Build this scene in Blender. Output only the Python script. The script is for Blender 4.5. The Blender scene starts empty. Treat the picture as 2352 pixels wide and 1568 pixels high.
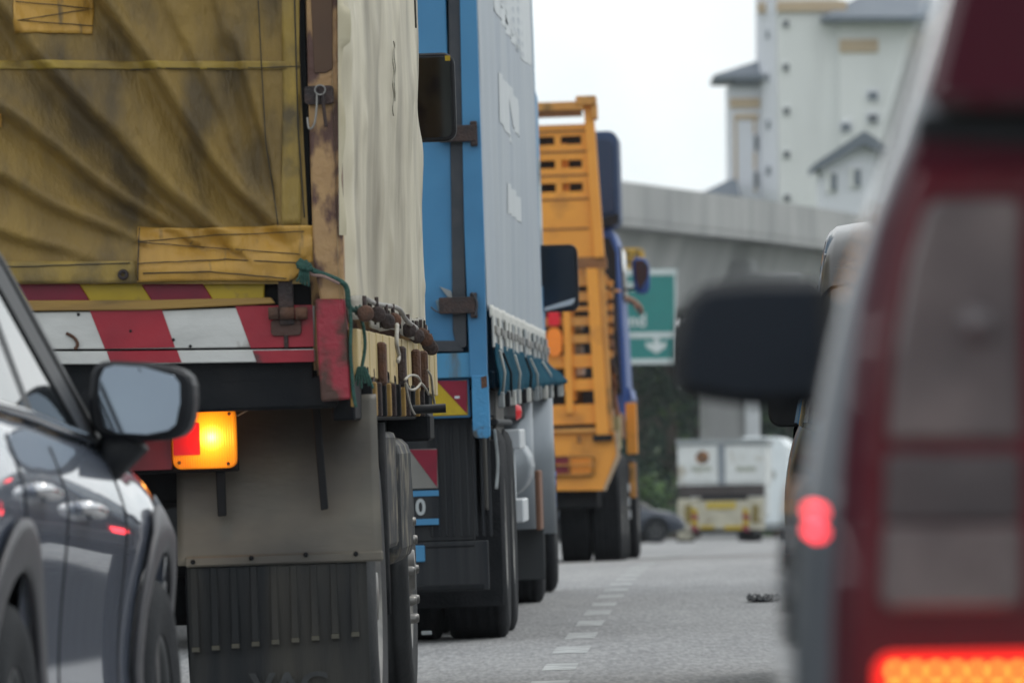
import bpy, bmesh, math, random
from mathutils import Vector, Matrix, noise

random.seed(7)
S = bpy.context.scene
COL = S.collection

# ------------------------------------------------------------------ camera
# pixel units below: the photograph scaled to 2352 x 1568
FPX = 20000.0
CAM = Vector((0, 0, 1.05))
PITCH = math.atan((960 - 784) / FPX)
ROLL = math.radians(0.6)
Fv = Vector((0, math.cos(PITCH), math.sin(PITCH)))
R0 = Vector((1, 0, 0))
U0 = Vector((0, -math.sin(PITCH), math.cos(PITCH)))
Rv = R0 * math.cos(ROLL) - U0 * math.sin(ROLL)
Uv = U0 * math.cos(ROLL) + R0 * math.sin(ROLL)
cd = bpy.data.cameras.new("Camera")
cam = bpy.data.objects.new("Camera", cd)
COL.objects.link(cam)
B = -Fv
cam.matrix_world = Matrix(((Rv.x, Uv.x, B.x, CAM.x), (Rv.y, Uv.y, B.y, CAM.y), (Rv.z, Uv.z, B.z, CAM.z), (0, 0, 0, 1)))
cd.sensor_width = 36.0
cd.lens = 36.0 * FPX / 2352.0
cd.clip_start = 0.5
cd.clip_end = 9000
cd.dof.use_dof = True
cd.dof.focus_distance = 32.0
cd.dof.aperture_fstop = 9.6
S.camera = cam

# ------------------------------------------------------------------ light
SUN_EL, SUN_AZ = math.radians(58), math.radians(48)      # azimuth from +Y towards +X
W = bpy.data.worlds.new("World")
S.world = W
W.use_nodes = True
nt = W.node_tree
for n in list(nt.nodes):
    nt.nodes.remove(n)
wo = nt.nodes.new("ShaderNodeOutputWorld")
bg = nt.nodes.new("ShaderNodeBackground")
bg.inputs["Strength"].default_value = 0.1
sk = nt.nodes.new("ShaderNodeTexSky")
sk.sky_type = 'NISHITA'
sk.sun_disc = False
sk.sun_elevation = SUN_EL
sk.sun_rotation = SUN_AZ
sk.air_density = 1.0
sk.dust_density = 3.0
# an even cloud deck drawn over the clear sky
tc = nt.nodes.new("ShaderNodeTexCoord")
cn = nt.nodes.new("ShaderNodeTexNoise")
cn.inputs["Scale"].default_value = 22.0
cn.inputs["Detail"].default_value = 5.0
cr = nt.nodes.new("ShaderNodeValToRGB")
cr.color_ramp.elements[0].position = 0.3
cr.color_ramp.elements[0].color = (10.0, 10.9, 11.2, 1)
cr.color_ramp.elements[1].position = 0.72
cr.color_ramp.elements[1].color = (13.2, 13.3, 13.3, 1)
mx = nt.nodes.new("ShaderNodeMix")
mx.data_type = 'RGBA'
mx.inputs[0].default_value = 0.93
L = nt.links.new
L(tc.outputs["Generated"], cn.inputs["Vector"])
L(cn.outputs["Fac"], cr.inputs["Fac"])
L(sk.outputs["Color"], mx.inputs[6])
L(cr.outputs["Color"], mx.inputs[7])
L(mx.outputs[2], bg.inputs["Color"])
L(bg.outputs["Background"], wo.inputs["Surface"])
sd = bpy.data.lights.new("Sun", 'SUN')
sd.energy = 0.9
sd.angle = math.radians(18)
sd.color = (1.0, 0.96, 0.9)
so = bpy.data.objects.new("Sun", sd)
COL.objects.link(so)
sdir = Vector((math.sin(SUN_AZ) * math.cos(SUN_EL), math.cos(SUN_AZ) * math.cos(SUN_EL), math.sin(SUN_EL)))
so.rotation_euler = sdir.to_track_quat('Z', 'Y').to_euler()
so.location = (20, 20, 40)
vs = S.view_settings
vs.view_transform = 'Standard'
vs.look = 'None'
vs.exposure = 0.0
vs.gamma = 1.0
vs.use_curve_mapping = False
S.cycles.use_denoising = True
S.cycles.max_bounces = 8
S.cycles.volume_bounces = 0
S.cycles.caustics_reflective = False
S.cycles.caustics_refractive = False

# ------------------------------------------------------------------ helpers
def lin(r, g, b):
    f = lambda c: (c / 255 / 12.92) if c / 255 <= 0.04045 else ((c / 255 + 0.055) / 1.055) ** 2.4
    return (f(r), f(g), f(b))

MATS = {}
def M(name, c1, c2=None, scale=4.0, rough=0.6, metal=0.0, c3=None, t3=0.62, s3=3.0, w3=0.06, bump=0.0, bscale=30.0,
      stretch=(1, 1, 1), coat=0.0, emit=None, estr=0.0, trans=0.0, spec=0.5, st3=(1, 1, 1), detail=5.0, rvar=0.0):
    """procedural material: two colours by noise, a third (rust, dirt) in patches, bump"""
    m = bpy.data.materials.new(name)
    MATS[name] = m
    m.use_nodes = True
    t = m.node_tree
    b = t.nodes["Principled BSDF"]
    k = t.links.new
    b.inputs["Roughness"].default_value = rough
    b.inputs["Metallic"].default_value = metal
    b.inputs["Specular IOR Level"].default_value = spec
    if coat:
        b.inputs["Coat Weight"].default_value = coat
        b.inputs["Coat Roughness"].default_value = 0.04
    if trans:
        b.inputs["Transmission Weight"].default_value = trans
    if emit:
        b.inputs["Emission Color"].default_value = (*emit, 1)
        b.inputs["Emission Strength"].default_value = estr
    co = t.nodes.new("ShaderNodeTexCoord")
    if c2 is None:
        c2 = tuple(c * 0.86 for c in c1)
    mp = t.nodes.new("ShaderNodeMapping")
    mp.inputs["Scale"].default_value = stretch
    k(co.outputs["Object"], mp.inputs["Vector"])
    n1 = t.nodes.new("ShaderNodeTexNoise")
    n1.inputs["Scale"].default_value = scale
    n1.inputs["Detail"].default_value = detail
    k(mp.outputs["Vector"], n1.inputs["Vector"])
    r1 = t.nodes.new("ShaderNodeValToRGB")
    r1.color_ramp.elements[0].position = 0.35
    r1.color_ramp.elements[0].color = (*c1, 1)
    r1.color_ramp.elements[1].position = 0.66
    r1.color_ramp.elements[1].color = (*c2, 1)
    k(n1.outputs["Fac"], r1.inputs["Fac"])
    out = r1.outputs["Color"]
    if c3 is not None:
        m3 = t.nodes.new("ShaderNodeMapping")
        m3.inputs["Scale"].default_value = st3
        m3.inputs["Location"].default_value = (3.1, 1.7, 5.3)
        k(co.outputs["Object"], m3.inputs["Vector"])
        n3 = t.nodes.new("ShaderNodeTexNoise")
        n3.inputs["Scale"].default_value = s3
        n3.inputs["Detail"].default_value = 7.0
        k(m3.outputs["Vector"], n3.inputs["Vector"])
        r3 = t.nodes.new("ShaderNodeMapRange")
        r3.inputs["From Min"].default_value = t3 - w3
        r3.inputs["From Max"].default_value = t3 + w3
        k(n3.outputs["Fac"], r3.inputs["Value"])
        x3 = t.nodes.new("ShaderNodeMix")
        x3.data_type = 'RGBA'
        k(r3.outputs["Result"], x3.inputs[0])
        k(out, x3.inputs[6])
        x3.inputs[7].default_value = (*c3, 1)
        out = x3.outputs[2]
    k(out, b.inputs["Base Color"])
    if rvar:
        rr = t.nodes.new("ShaderNodeMapRange")
        rr.inputs["To Min"].default_value = max(0, rough - rvar)
        rr.inputs["To Max"].default_value = rough + rvar
        k(n1.outputs["Fac"], rr.inputs["Value"])
        k(rr.outputs["Result"], b.inputs["Roughness"])
    if bump:
        nb = t.nodes.new("ShaderNodeTexNoise")
        nb.inputs["Scale"].default_value = bscale
        nb.inputs["Detail"].default_value = 4.0
        k(mp.outputs["Vector"], nb.inputs["Vector"])
        bb = t.nodes.new("ShaderNodeBump")
        bb.inputs["Strength"].default_value = bump
        bb.inputs["Distance"].default_value = 0.02
        k(nb.outputs["Fac"], bb.inputs["Height"])
        k(bb.outputs["Normal"], b.inputs["Normal"])
    return m

def link(name, me, mat, parent=None, smooth=False):
    o = bpy.data.objects.new(name, me)
    COL.objects.link(o)
    if mat is not None:
        me.materials.append(mat)
    if parent is not None:
        o.parent = parent
    if smooth:
        for p in me.polygons:
            p.use_smooth = True
    return o

def mesh(name, verts, faces, mat, parent=None, smooth=False):
    me = bpy.data.meshes.new(name)
    me.from_pydata([tuple(v) for v in verts], [], faces)
    me.update()
    return link(name, me, mat, parent, smooth)

def from_bm(name, bm, mat, parent=None, smooth=False):
    bmesh.ops.recalc_face_normals(bm, faces=bm.faces)
    me = bpy.data.meshes.new(name)
    bm.to_mesh(me)
    bm.free()
    return link(name, me, mat, parent, smooth)

def tag(o, label, cat, group=None):
    o["label"] = label
    o["category"] = cat
    if group:
        o["group"] = group
    return o

def bevel_bm(bm, w, seg=2):
    if w > 0:
        bmesh.ops.bevel(bm, geom=bm.edges[:] , offset=w, segments=seg, profile=0.5, affect='EDGES', clamp_overlap=True)

def box(name, x0, x1, y0, y1, z0, z1, mat, parent=None, bev=0.004, seg=1):
    x0, x1 = sorted((x0, x1)); y0, y1 = sorted((y0, y1)); z0, z1 = sorted((z0, z1))
    bm = bmesh.new()
    vs_ = [bm.verts.new(v) for v in ((x0, y0, z0), (x1, y0, z0), (x1, y1, z0), (x0, y1, z0), (x0, y0, z1), (x1, y0, z1), (x1, y1, z1), (x0, y1, z1))]
    for f in ((3, 2, 1, 0), (4, 5, 6, 7), (0, 1, 5, 4), (1, 2, 6, 5), (2, 3, 7, 6), (3, 0, 4, 7)):
        bm.faces.new([vs_[i] for i in f])
    bevel_bm(bm, min(bev, 0.45 * min(x1 - x0, y1 - y0, z1 - z0)), seg)
    return from_bm(name, bm, mat, parent)

def prism(name, pts, axis, a, b, mat, parent=None, bev=0.003, seg=1):
    """polygon pts extruded along axis ('x': pts are (y,z); 'y': (x,z); 'z': (x,y)) from a to b"""
    bm = bmesh.new()
    def mk(p, v):
        return {'x': (v, p[0], p[1]), 'y': (p[0], v, p[1]), 'z': (p[0], p[1], v)}[axis]
    lo = [bm.verts.new(mk(p, a)) for p in pts]
    hi = [bm.verts.new(mk(p, b)) for p in pts]
    n = len(pts)
    bm.faces.new(lo); bm.faces.new(hi[::-1])
    for i in range(n):
        bm.faces.new((lo[i], lo[(i + 1) % n], hi[(i + 1) % n], hi[i]))
    bmesh.ops.recalc_face_normals(bm, faces=bm.faces)
    if bev:
        bevel_bm(bm, bev, seg)
    return from_bm(name, bm, mat, parent)

def rounded(x0, z0, x1, z1, r, n=5):
    x0, x1 = sorted((x0, x1)); z0, z1 = sorted((z0, z1))
    r = min(r, 0.49 * (x1 - x0), 0.49 * (z1 - z0))
    out = []
    for cx, cz, a0 in ((x1 - r, z1 - r, 0), (x0 + r, z1 - r, 90), (x0 + r, z0 + r, 180), (x1 - r, z0 + r, 270)):
        for i in range(n + 1):
            a = math.radians(a0 + 90 * i / n)
            out.append((cx + r * math.cos(a), cz + r * math.sin(a)))
    return out

def tube_geo(bm, pts, r, seg=8, closed=False):
    pts = [Vector(p) for p in pts]
    n = len(pts)
    rings = []
    up = None
    for i, p in enumerate(pts):
        a = pts[(i - 1) % n] if (closed or i > 0) else p
        c = pts[(i + 1) % n] if (closed or i < n - 1) else p
        d = (c - a).normalized() if (c - a).length > 1e-9 else Vector((0, 0, 1))
        if up is None:
            up = Vector((0, 0, 1)) if abs(d.z) < 0.9 else Vector((1, 0, 0))
        s = d.cross(up).normalized()
        up = s.cross(d).normalized()
        rr = r[i] if isinstance(r, (list, tuple)) else r
        rings.append([bm.verts.new(p + (s * math.cos(2 * math.pi * k / seg) + up * math.sin(2 * math.pi * k / seg)) * rr) for k in range(seg)])
    m = n if closed else n - 1
    for i in range(m):
        A, Bq = rings[i], rings[(i + 1) % n]
        for k in range(seg):
            bm.faces.new((A[k], A[(k + 1) % seg], Bq[(k + 1) % seg], Bq[k]))
    if not closed:
        bm.faces.new(rings[0][::-1]); bm.faces.new(rings[-1])

def tube(name, pts, r, mat, parent=None, seg=8, closed=False):
    bm = bmesh.new()
    tube_geo(bm, pts, r, seg, closed)
    return from_bm(name, bm, mat, parent, True)

def smooth_path(pts, n=6):
    pts = [Vector(p) for p in pts]
    out = []
    for i in range(len(pts) - 1):
        p0 = pts[max(i - 1, 0)]; p1 = pts[i]; p2 = pts[i + 1]; p3 = pts[min(i + 2, len(pts) - 1)]
        for k in range(n):
            t = k / n
            out.append(0.5 * ((2 * p1) + (p2 - p0) * t + (2 * p0 - 5 * p1 + 4 * p2 - p3) * t * t + (3 * p1 - p0 - 3 * p2 + p3) * t ** 3))
    out.append(pts[-1])
    return out

def lathe(name, prof, mat, parent=None, center=(0, 0, 0), seg=40, axis='x', smooth=True):
    """prof: (r, a) pairs, revolved round axis"""
    vs_, fs = [], []
    n = len(prof)
    for i in range(seg):
        a = 2 * math.pi * i / seg
        for r, h in prof:
            c, s = r * math.cos(a), r * math.sin(a)
            p = {'x': (h, c, s), 'y': (c, h, s), 'z': (c, s, h)}[axis]
            vs_.append((p[0] + center[0], p[1] + center[1], p[2] + center[2]))
    for i in range(seg):
        j = (i + 1) % seg
        for k in range(n - 1):
            fs.append((i * n + k, j * n + k, j * n + k + 1, i * n + k + 1))
    o = mesh(name, vs_, fs, mat, parent, smooth)
    return o

def grid(name, f, us, vs_, mat, parent=None, smooth=True, thick=0.0):
    P = [f(u, v) for v in vs_ for u in us]
    n = len(us)
    F = [(j * n + i, j * n + i + 1, (j + 1) * n + i + 1, (j + 1) * n + i) for j in range(len(vs_) - 1) for i in range(n - 1)]
    o = mesh(name, P, F, mat, parent, smooth)
    if thick:
        md = o.modifiers.new("Solid", 'SOLIDIFY')
        md.thickness = thick
        md.offset = 0
    return o

def rng(a, b, n):
    return [a + (b - a) * i / n for i in range(n + 1)]

def text(name, s, size, mat, parent, mtx, depth=0.002, bold=0.0):
    cu = bpy.data.curves.new(name, 'FONT')
    cu.body = s
    cu.size = size
    cu.extrude = depth
    cu.offset = bold
    cu.resolution_u = 4
    cu.align_x = 'CENTER'
    cu.align_y = 'CENTER'
    tmp = bpy.data.objects.new(name + "_tmp", cu)
    COL.objects.link(tmp)
    dg = bpy.context.evaluated_depsgraph_get()
    me = bpy.data.meshes.new_from_object(tmp.evaluated_get(dg))
    bpy.data.objects.remove(tmp)
    bpy.data.curves.remove(cu)
    me.transform(mtx)
    me.materials.clear()
    return link(name, me, mat, parent)

def smoothstep(a, b, x):
    t = min(1, max(0, (x - a) / (b - a)))
    return t * t * (3 - 2 * t)

def fbm(x, y, z=0.0, o=3):
    return noise.fractal(Vector((x, y, z)), 1.0, 2.0, o)

# ------------------------------------------------------------------ ground shape
def zprof(y):
    if y < 40:
        return 0.0
    if y < 75:
        return -0.0131 * (y - 40) ** 2 / 70
    return -0.0131 * 17.5 - 0.0131 * (min(y, 420) - 75)

def cross(y):
    return 0.0225 * (1 - smoothstep(70, 170, y))

def zroad(x, y):
    return zprof(y) + cross(y) * max(-14, min(14, x))

def ray(px, py):
    return (Fv * FPX + Rv * (px - 1176) - Uv * (py - 784)).normalized()

def at_y(px, py, y):
    d = ray(px, py)
    return CAM + d * ((y - CAM.y) / d.y)

def on_road(px, py):
    d = ray(px, py)
    lo, hi = 5.0, 900.0
    for _ in range(60):
        m = 0.5 * (lo + hi)
        p = CAM + d * (m / d.y)
        if p.z > zroad(p.x, p.y):
            lo = m
        else:
            hi = m
    p = CAM + d * (lo / d.y)
    return p

class Veh:
    def __init__(self, name, px, py, d, heading, lean=1.29, label="", cat=""):
        P = at_y(px, py, d)
        le = math.radians(lean)
        x0 = P.x
        for _ in range(5):
            x0 = P.x + (P.z - zroad(x0, d)) * math.tan(le)
        self.o = Vector((x0, d, zroad(x0, d)))
        h = math.radians(heading)
        fy = Vector((math.sin(h), math.cos(h), 0))
        q = self.o + fy * 6
        fy = Vector((fy.x, fy.y, (zroad(q.x, q.y) - self.o.z - cross(d) * (q.x - self.o.x)) / 6)).normalized()
        rx = fy.cross(Vector((0, 0, 1))).normalized()
        uz = rx.cross(fy).normalized()
        rx2 = rx * math.cos(le) + uz * math.sin(le)
        uz2 = uz * math.cos(le) - rx * math.sin(le)
        self.m = Matrix(((rx2.x, fy.x, uz2.x, self.o.x), (rx2.y, fy.y, uz2.y, self.o.y), (rx2.z, fy.z, uz2.z, self.o.z), (0, 0, 0, 1)))
        self.inv = self.m.inverted()
        self.root = bpy.data.objects.new(name, None)
        COL.objects.link(self.root)
        self.root.empty_display_size = 0.2
        self.root.matrix_world = self.m
        tag(self.root, label, cat)
        self.c = self.inv @ CAM
    def _ray(self, px, py):
        return (self.inv.to_3x3() @ ray(px, py))
    def r(self, px, py, Y=0.0):          # pixel -> (X, Z) on the plane at local Y
        d = self._ray(px, py)
        t = (Y - self.c.y) / d.y
        return (self.c.x + d.x * t, self.c.z + d.z * t)
    def s(self, px, py, X=0.0):          # pixel -> (Y, Z) on the side plane at local X
        d = self._ray(px, py)
        t = (X - self.c.x) / d.x
        return (self.c.y + d.y * t, self.c.z + d.z * t)
    def _rect(self, x0, y0, x1, y1, Y):     # heights read at the right end of long pieces, the vehicles lean
        xm = x1 if x1 - x0 > 150 else (x0 + x1) / 2
        ym = (y0 + y1) / 2 if abs(y1 - y0) < 400 else y1
        return self.r(x0, ym, Y)[0], self.r(x1, ym, Y)[0], self.r(xm, y0, Y)[1], self.r(xm, y1, Y)[1]
    def rb(self, name, x0, y0, x1, y1, Y0, Y1, mat, parent=None, bev=0.004):
        a, b, za, zb_ = self._rect(x0, y0, x1, y1, Y0)
        return box(name, a, b, Y0, Y1, za, zb_, mat, parent or self.root, bev)
    def rp(self, name, pts, Y0, Y1, mat, parent=None, bev=0.003):
        return prism(name, [self.r(*p, Y0) for p in pts], 'y', Y0, Y1, mat, parent or self.root, bev)
    def rr(self, name, x0, y0, x1, y1, rad, Y0, Y1, mat, parent=None, bev=0.003):
        a, b, za, zb_ = self._rect(x0, y0, x1, y1, Y0)
        return prism(name, rounded(a, za, b, zb_, rad), 'y', Y0, Y1, mat, parent or self.root, bev)
    def rt(self, name, pts, r, mat, parent=None, seg=8, sm=True):   # tube through (px,py,Y)
        q = []
        for p in pts:
            a = self.r(p[0], p[1], p[2])
            q.append((a[0], p[2], a[1]))
        return tube(name, smooth_path(q) if sm and len(q) > 2 else q, r, mat, parent or self.root, seg)

# ------------------------------------------------------------------ materials
RUBBER = M("rubber", (.01, .012, .015), (.018, .02, .024), 9, .8, spec=.25, bump=.3, bscale=60)
RUBBERD = M("dusty_rubber", (.02, .023, .026), (.045, .049, .053), 3, .7, bump=.2, bscale=40, stretch=(1, 1, 1))
BLACK = M("black_paint", (.006, .0075, .01), (.01, .0115, .015), 6, .55, spec=.25)
BLACKP = M("black_plastic", (.01, .012, .016), (.015, .017, .022), 20, .5, spec=.3)
CHASS = M("dirty_chassis", (.007, .009, .012), (.017, .018, .02), 5, .75, spec=.2, bump=.3, bscale=25)
STEEL = M("worn_steel", (.2, .2, .2), (.34, .33, .31), 8, .45, .7)
CHROME = M("chrome", (.75, .76, .78), (.7, .7, .72), 5, .08, 1.0)
RUST = M("rusty_iron", (.075, .042, .03), (.13, .06, .035), 20, .85, bump=.5, bscale=80)
DRUST = M("dark_rusty_iron", (.03, .024, .025), (.06, .038, .034), 20, .8, bump=.5, bscale=80)
TARP = M("olive_yellow_tarp", (.285, .185, .044), (.21, .138, .042), 4.5, .66, c3=(.1, .07, .03), t3=.555, s3=3.6, w3=.09, bump=.35, bscale=60, stretch=(1.3, 1, .5), st3=(1.5, 1, .6), detail=12)
TARPY = M("yellow_tarp", (.33, .225, .045), (.23, .16, .045), 7, .6, c3=(.1, .075, .035), t3=.58, s3=7, w3=.1, bump=.35, bscale=30, stretch=(1.6, 1, .7), detail=9)
TARPP = M("yellow_patch_tarp", (.52, .29, .045), (.42, .235, .045), 6, .5, c3=(.2, .13, .05), t3=.66, s3=7, w3=.05, bump=.4, bscale=22, stretch=(1.8, 1, .8), st3=(4, 1, 1), detail=8)
TARPT = M("yellow_tape", (.36, .25, .04), (.28, .19, .04), 9, .6, c3=(.16, .11, .035), t3=.6, s3=6)
STITCH = M("dark_stitching", (.035, .034, .03), None, 20, .8)
CREAM = M("cream_tarp", (.61, .56, .42), (.47, .43, .32), 2.2, .5, c3=(.27, .24, .17), t3=.575, s3=4, w3=.12, bump=.3, bscale=12, stretch=(1, .55, .35), st3=(1, .4, .25), detail=8)
GTARP = M("grimy_tarp_hem", (.32, .3, .25), (.22, .21, .18), 12, .7, bump=.3, bscale=50)
OCHRE = M("ochre_rusty_paint", (.43, .27, .125), (.35, .21, .1), 7, .6, c3=(.1, .05, .04), t3=.53, s3=10, w3=.05, bump=.3, bscale=40, st3=(1.3, 1, .6))
OCHREP = M("ochre_plank", (.36, .22, .055), (.27, .165, .05), 5, .65, c3=(.1, .07, .035), t3=.68, s3=6, st3=(.4, 1, 4), stretch=(.5, 1, 5), bump=.2, bscale=30)
WHITEB = M("chipped_white_board", (.62, .63, .62), (.5, .51, .5), 5, .5, c3=(.12, .085, .07), t3=.665, s3=7, w3=.04, bump=.15, bscale=20, stretch=(1, 1, 2))
REDB = M("worn_red_stripe", (.36, .018, .035), (.27, .014, .03), 5, .45, c3=(.1, .03, .035), t3=.65, s3=8, w3=.05, bump=.12, bscale=20)
REDR = M("rust_stained_red", (.33, .03, .05), (.26, .025, .04), 8, .6, c3=(.07, .033, .025), t3=.5, s3=6, w3=.05, bump=.35, bscale=35)
MAROON = M("maroon_reflector", (.24, .009, .035), (.18, .008, .03), 8, .35)
YELR = M("yellow_reflector", (.5, .36, .02), (.42, .3, .015), 8, .35, c3=(.28, .2, .05), t3=.66, s3=14)
CREAMW = M("cream_planks", (.55, .43, .21), (.46, .36, .18), 5, .6, c3=(.16, .11, .05), t3=.68, s3=8, st3=(1, .5, 2))
BEIGE = M("beige_mudguard", (.22, .198, .155), (.14, .13, .108), 2.2, .5, c3=(.055, .053, .05), t3=.52, s3=1.7, w3=.16, stretch=(1, 1, 3), bump=.1, bscale=15)
GREENR = M("green_rope", (.015, .06, .05), (.03, .1, .08), 60, .8, bump=.5, bscale=150)
PINKR = M("faded_rope", (.3, .2, .17), (.24, .16, .14), 40, .8)
WHITER = M("grey_string", (.45, .43, .38), (.34, .32, .28), 40, .85)
REDL = M("red_lens", (.5, .008, .015), (.42, .006, .012), 20, .2, emit=(1, .01, .02), estr=.16, coat=.5)
DREDL = M("dull_red_lens", (.2, .008, .02), (.16, .006, .015), 8, .3, coat=.3)
BLUE = M("blue_container_paint", (.06, .24, .45), (.05, .21, .41), 2.5, .42, c3=(.035, .16, .33), t3=.62, s3=1.5, w3=.1, bump=.05, bscale=8)
BLUEC = M("chipped_blue_paint", (.055, .27, .52), (.05, .22, .43), 6, .5, c3=(.05, .06, .065), t3=.56, s3=7, w3=.025, bump=.3, bscale=40)
BLUEW = M("rust_streaked_blue", (.055, .25, .46), (.06, .23, .4), 5, .5, c3=(.1, .11, .1), t3=.6, s3=5, w3=.1, st3=(3, 1, .6))
GASKET = M("black_door_gasket", (.03, .038, .05), (.045, .05, .06), 12, .6)
SILVER = M("silver_grey_curtain", (.31, .365, .42), (.37, .415, .46), 1.2, .45, c3=(.3, .35, .42), t3=.6, s3=1.0, w3=.15, stretch=(1, 2.5, .12), bump=.12, bscale=6)
SILVERW = M("white_print_on_curtain", (.56, .6, .62), (.5, .54, .57), 2, .45, stretch=(1, 2.5, .2))
TEAL = M("teal_tarpaulin", (.01, .055, .09), (.018, .075, .11), 3, .95, spec=.03, bump=.4, bscale=8)
WHEM = M("white_webbing", (.62, .62, .58), (.46, .47, .45), 14, .7)
GREYS = M("grey_strap", (.3, .33, .34), (.22, .24, .25), 14, .7)
TANK = M("grey_steel_tank", (.2, .23, .26), (.29, .32, .35), 2, .4, .4, stretch=(1, 1, .3))
WHITEP = M("white_paint", (.62, .65, .68), (.55, .58, .61), 4, .4)
BROWNP = M("brown_plank", (.22, .11, .07), (.16, .08, .05), 8, .7, stretch=(3, 3, .6))
BLUERING = M("blue_hose", (.04, .13, .42), None, 9, .4)
ORANGE = M("orange_truck_paint", (.82, .345, .045), (.74, .3, .04), 2.5, .45, c3=(.42, .17, .035), t3=.66, s3=2.5, w3=.1, bump=.06, bscale=8)
ORANGED = M("worn_orange_rail", (.62, .3, .07), (.5, .22, .05), 4, .55, c3=(.26, .14, .04), t3=.6, s3=4)
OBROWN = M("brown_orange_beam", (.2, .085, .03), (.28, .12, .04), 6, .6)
NAVY = M("navy_cab_panel", (.022, .05, .12), (.026, .058, .14), 3, .5)
CABBLUE = M("blue_cab_paint", (.03, .085, .3), (.028, .08, .28), 3, .45)
GLASS = M("dark_tinted_glass", (.01, .014, .018), (.012, .016, .02), 3, .03, spec=.8)
MIRROR = M("mirror_glass", (.42, .48, .54), (.36, .42, .49), 4, .05, 1.0)
MIRRORD = M("dim_mirror_glass", (.06, .07, .085), (.05, .06, .07), 4, .06, 1.0)
SKIN = M("skin", (.36, .19, .12), (.3, .15, .1), 30, .55)
SHIRT = M("dark_shirt", (.05, .06, .09), None, 20, .8)
GREYCAR = M("grey_car_paint", (.12, .15, .215), (.126, .157, .222), 3, .4, .35, coat=1.0)
GREYCAR.node_tree.nodes["Principled BSDF"].inputs["Coat IOR"].default_value = 2.1
GREYCAR.node_tree.nodes["Principled BSDF"].inputs["Coat Roughness"].default_value = .015
CLAD = M("grey_cladding", (.042, .042, .05), (.05, .05, .058), 20, .45)
REDCAR = M("dark_red_car_paint", (.06, .005, .016), (.065, .006, .017), 3, .4, .1, coat=1.0, spec=.2)
REDCAR.node_tree.nodes["Principled BSDF"].inputs["Coat Roughness"].default_value = .015
DARKCAR = M("dark_brown_car_paint", (.014, .013, .014), (.016, .015, .016), 3, .35, .1, coat=.5)
SEDAN = M("dark_blue_car_paint", (.014, .024, .045), (.016, .028, .05), 3, .25, .3, coat=.8)
WHITEC = M("white_truck_paint", (.66, .69, .69), (.58, .61, .61), 3, .45, c3=(.42, .4, .34), t3=.66, s3=2.5)
WHITEV = M("white_van_paint", (.74, .8, .83), (.7, .76, .79), 2, .35)
CREAMT = M("dirty_cream_tailboard", (.52, .5, .4), (.4, .38, .3), 4, .6, c3=(.22, .18, .12), t3=.62, s3=4)
SIGNG = M("green_sign", (.012, .2, .19), (.012, .185, .178), 2, .45)
SIGNW = M("white_sign_legend", (.62, .68, .69), None, 4, .5)
SIGNY = M("yellow_route_plate", (.62, .36, .015), None, 4, .5)
INK = M("black_legend", (.02, .02, .022), None, 4, .6)
CONC = M("grey_concrete", (.33, .335, .34), (.43, .435, .435), .35, .85, c3=(.27, .28, .285), t3=.57, s3=.5, w3=.16, st3=(1, 1, .3), stretch=(1, 1, .3), bump=.1, bscale=3)
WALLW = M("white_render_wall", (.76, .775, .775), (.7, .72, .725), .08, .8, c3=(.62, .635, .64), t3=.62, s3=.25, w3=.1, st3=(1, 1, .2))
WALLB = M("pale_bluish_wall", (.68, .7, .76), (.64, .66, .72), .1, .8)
TAN = M("tan_trim", (.52, .4, .26), (.47, .36, .24), .3, .8)
SLATE = M("slate_blue_roof", (.11, .135, .17), (.13, .155, .19), .5, .7)
WIND = M("dark_window_pane", (.05, .065, .08), None, 1, .2)
BARK = M("bark", (.06, .048, .038), (.09, .072, .055), 6, .9)
LEAFD = M("dark_leaves", (.012, .036, .024), (.02, .052, .028), .4, .7, spec=.2)
LEAFL = M("bright_leaves", (.075, .15, .03), (.05, .11, .028), .4, .6)
PAINTL = M("worn_white_line", (.42, .44, .44), (.35, .365, .37), 3, .7, c3=(.25, .255, .26), t3=.5, s3=7, w3=.08, bump=.2, bscale=40)

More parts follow.
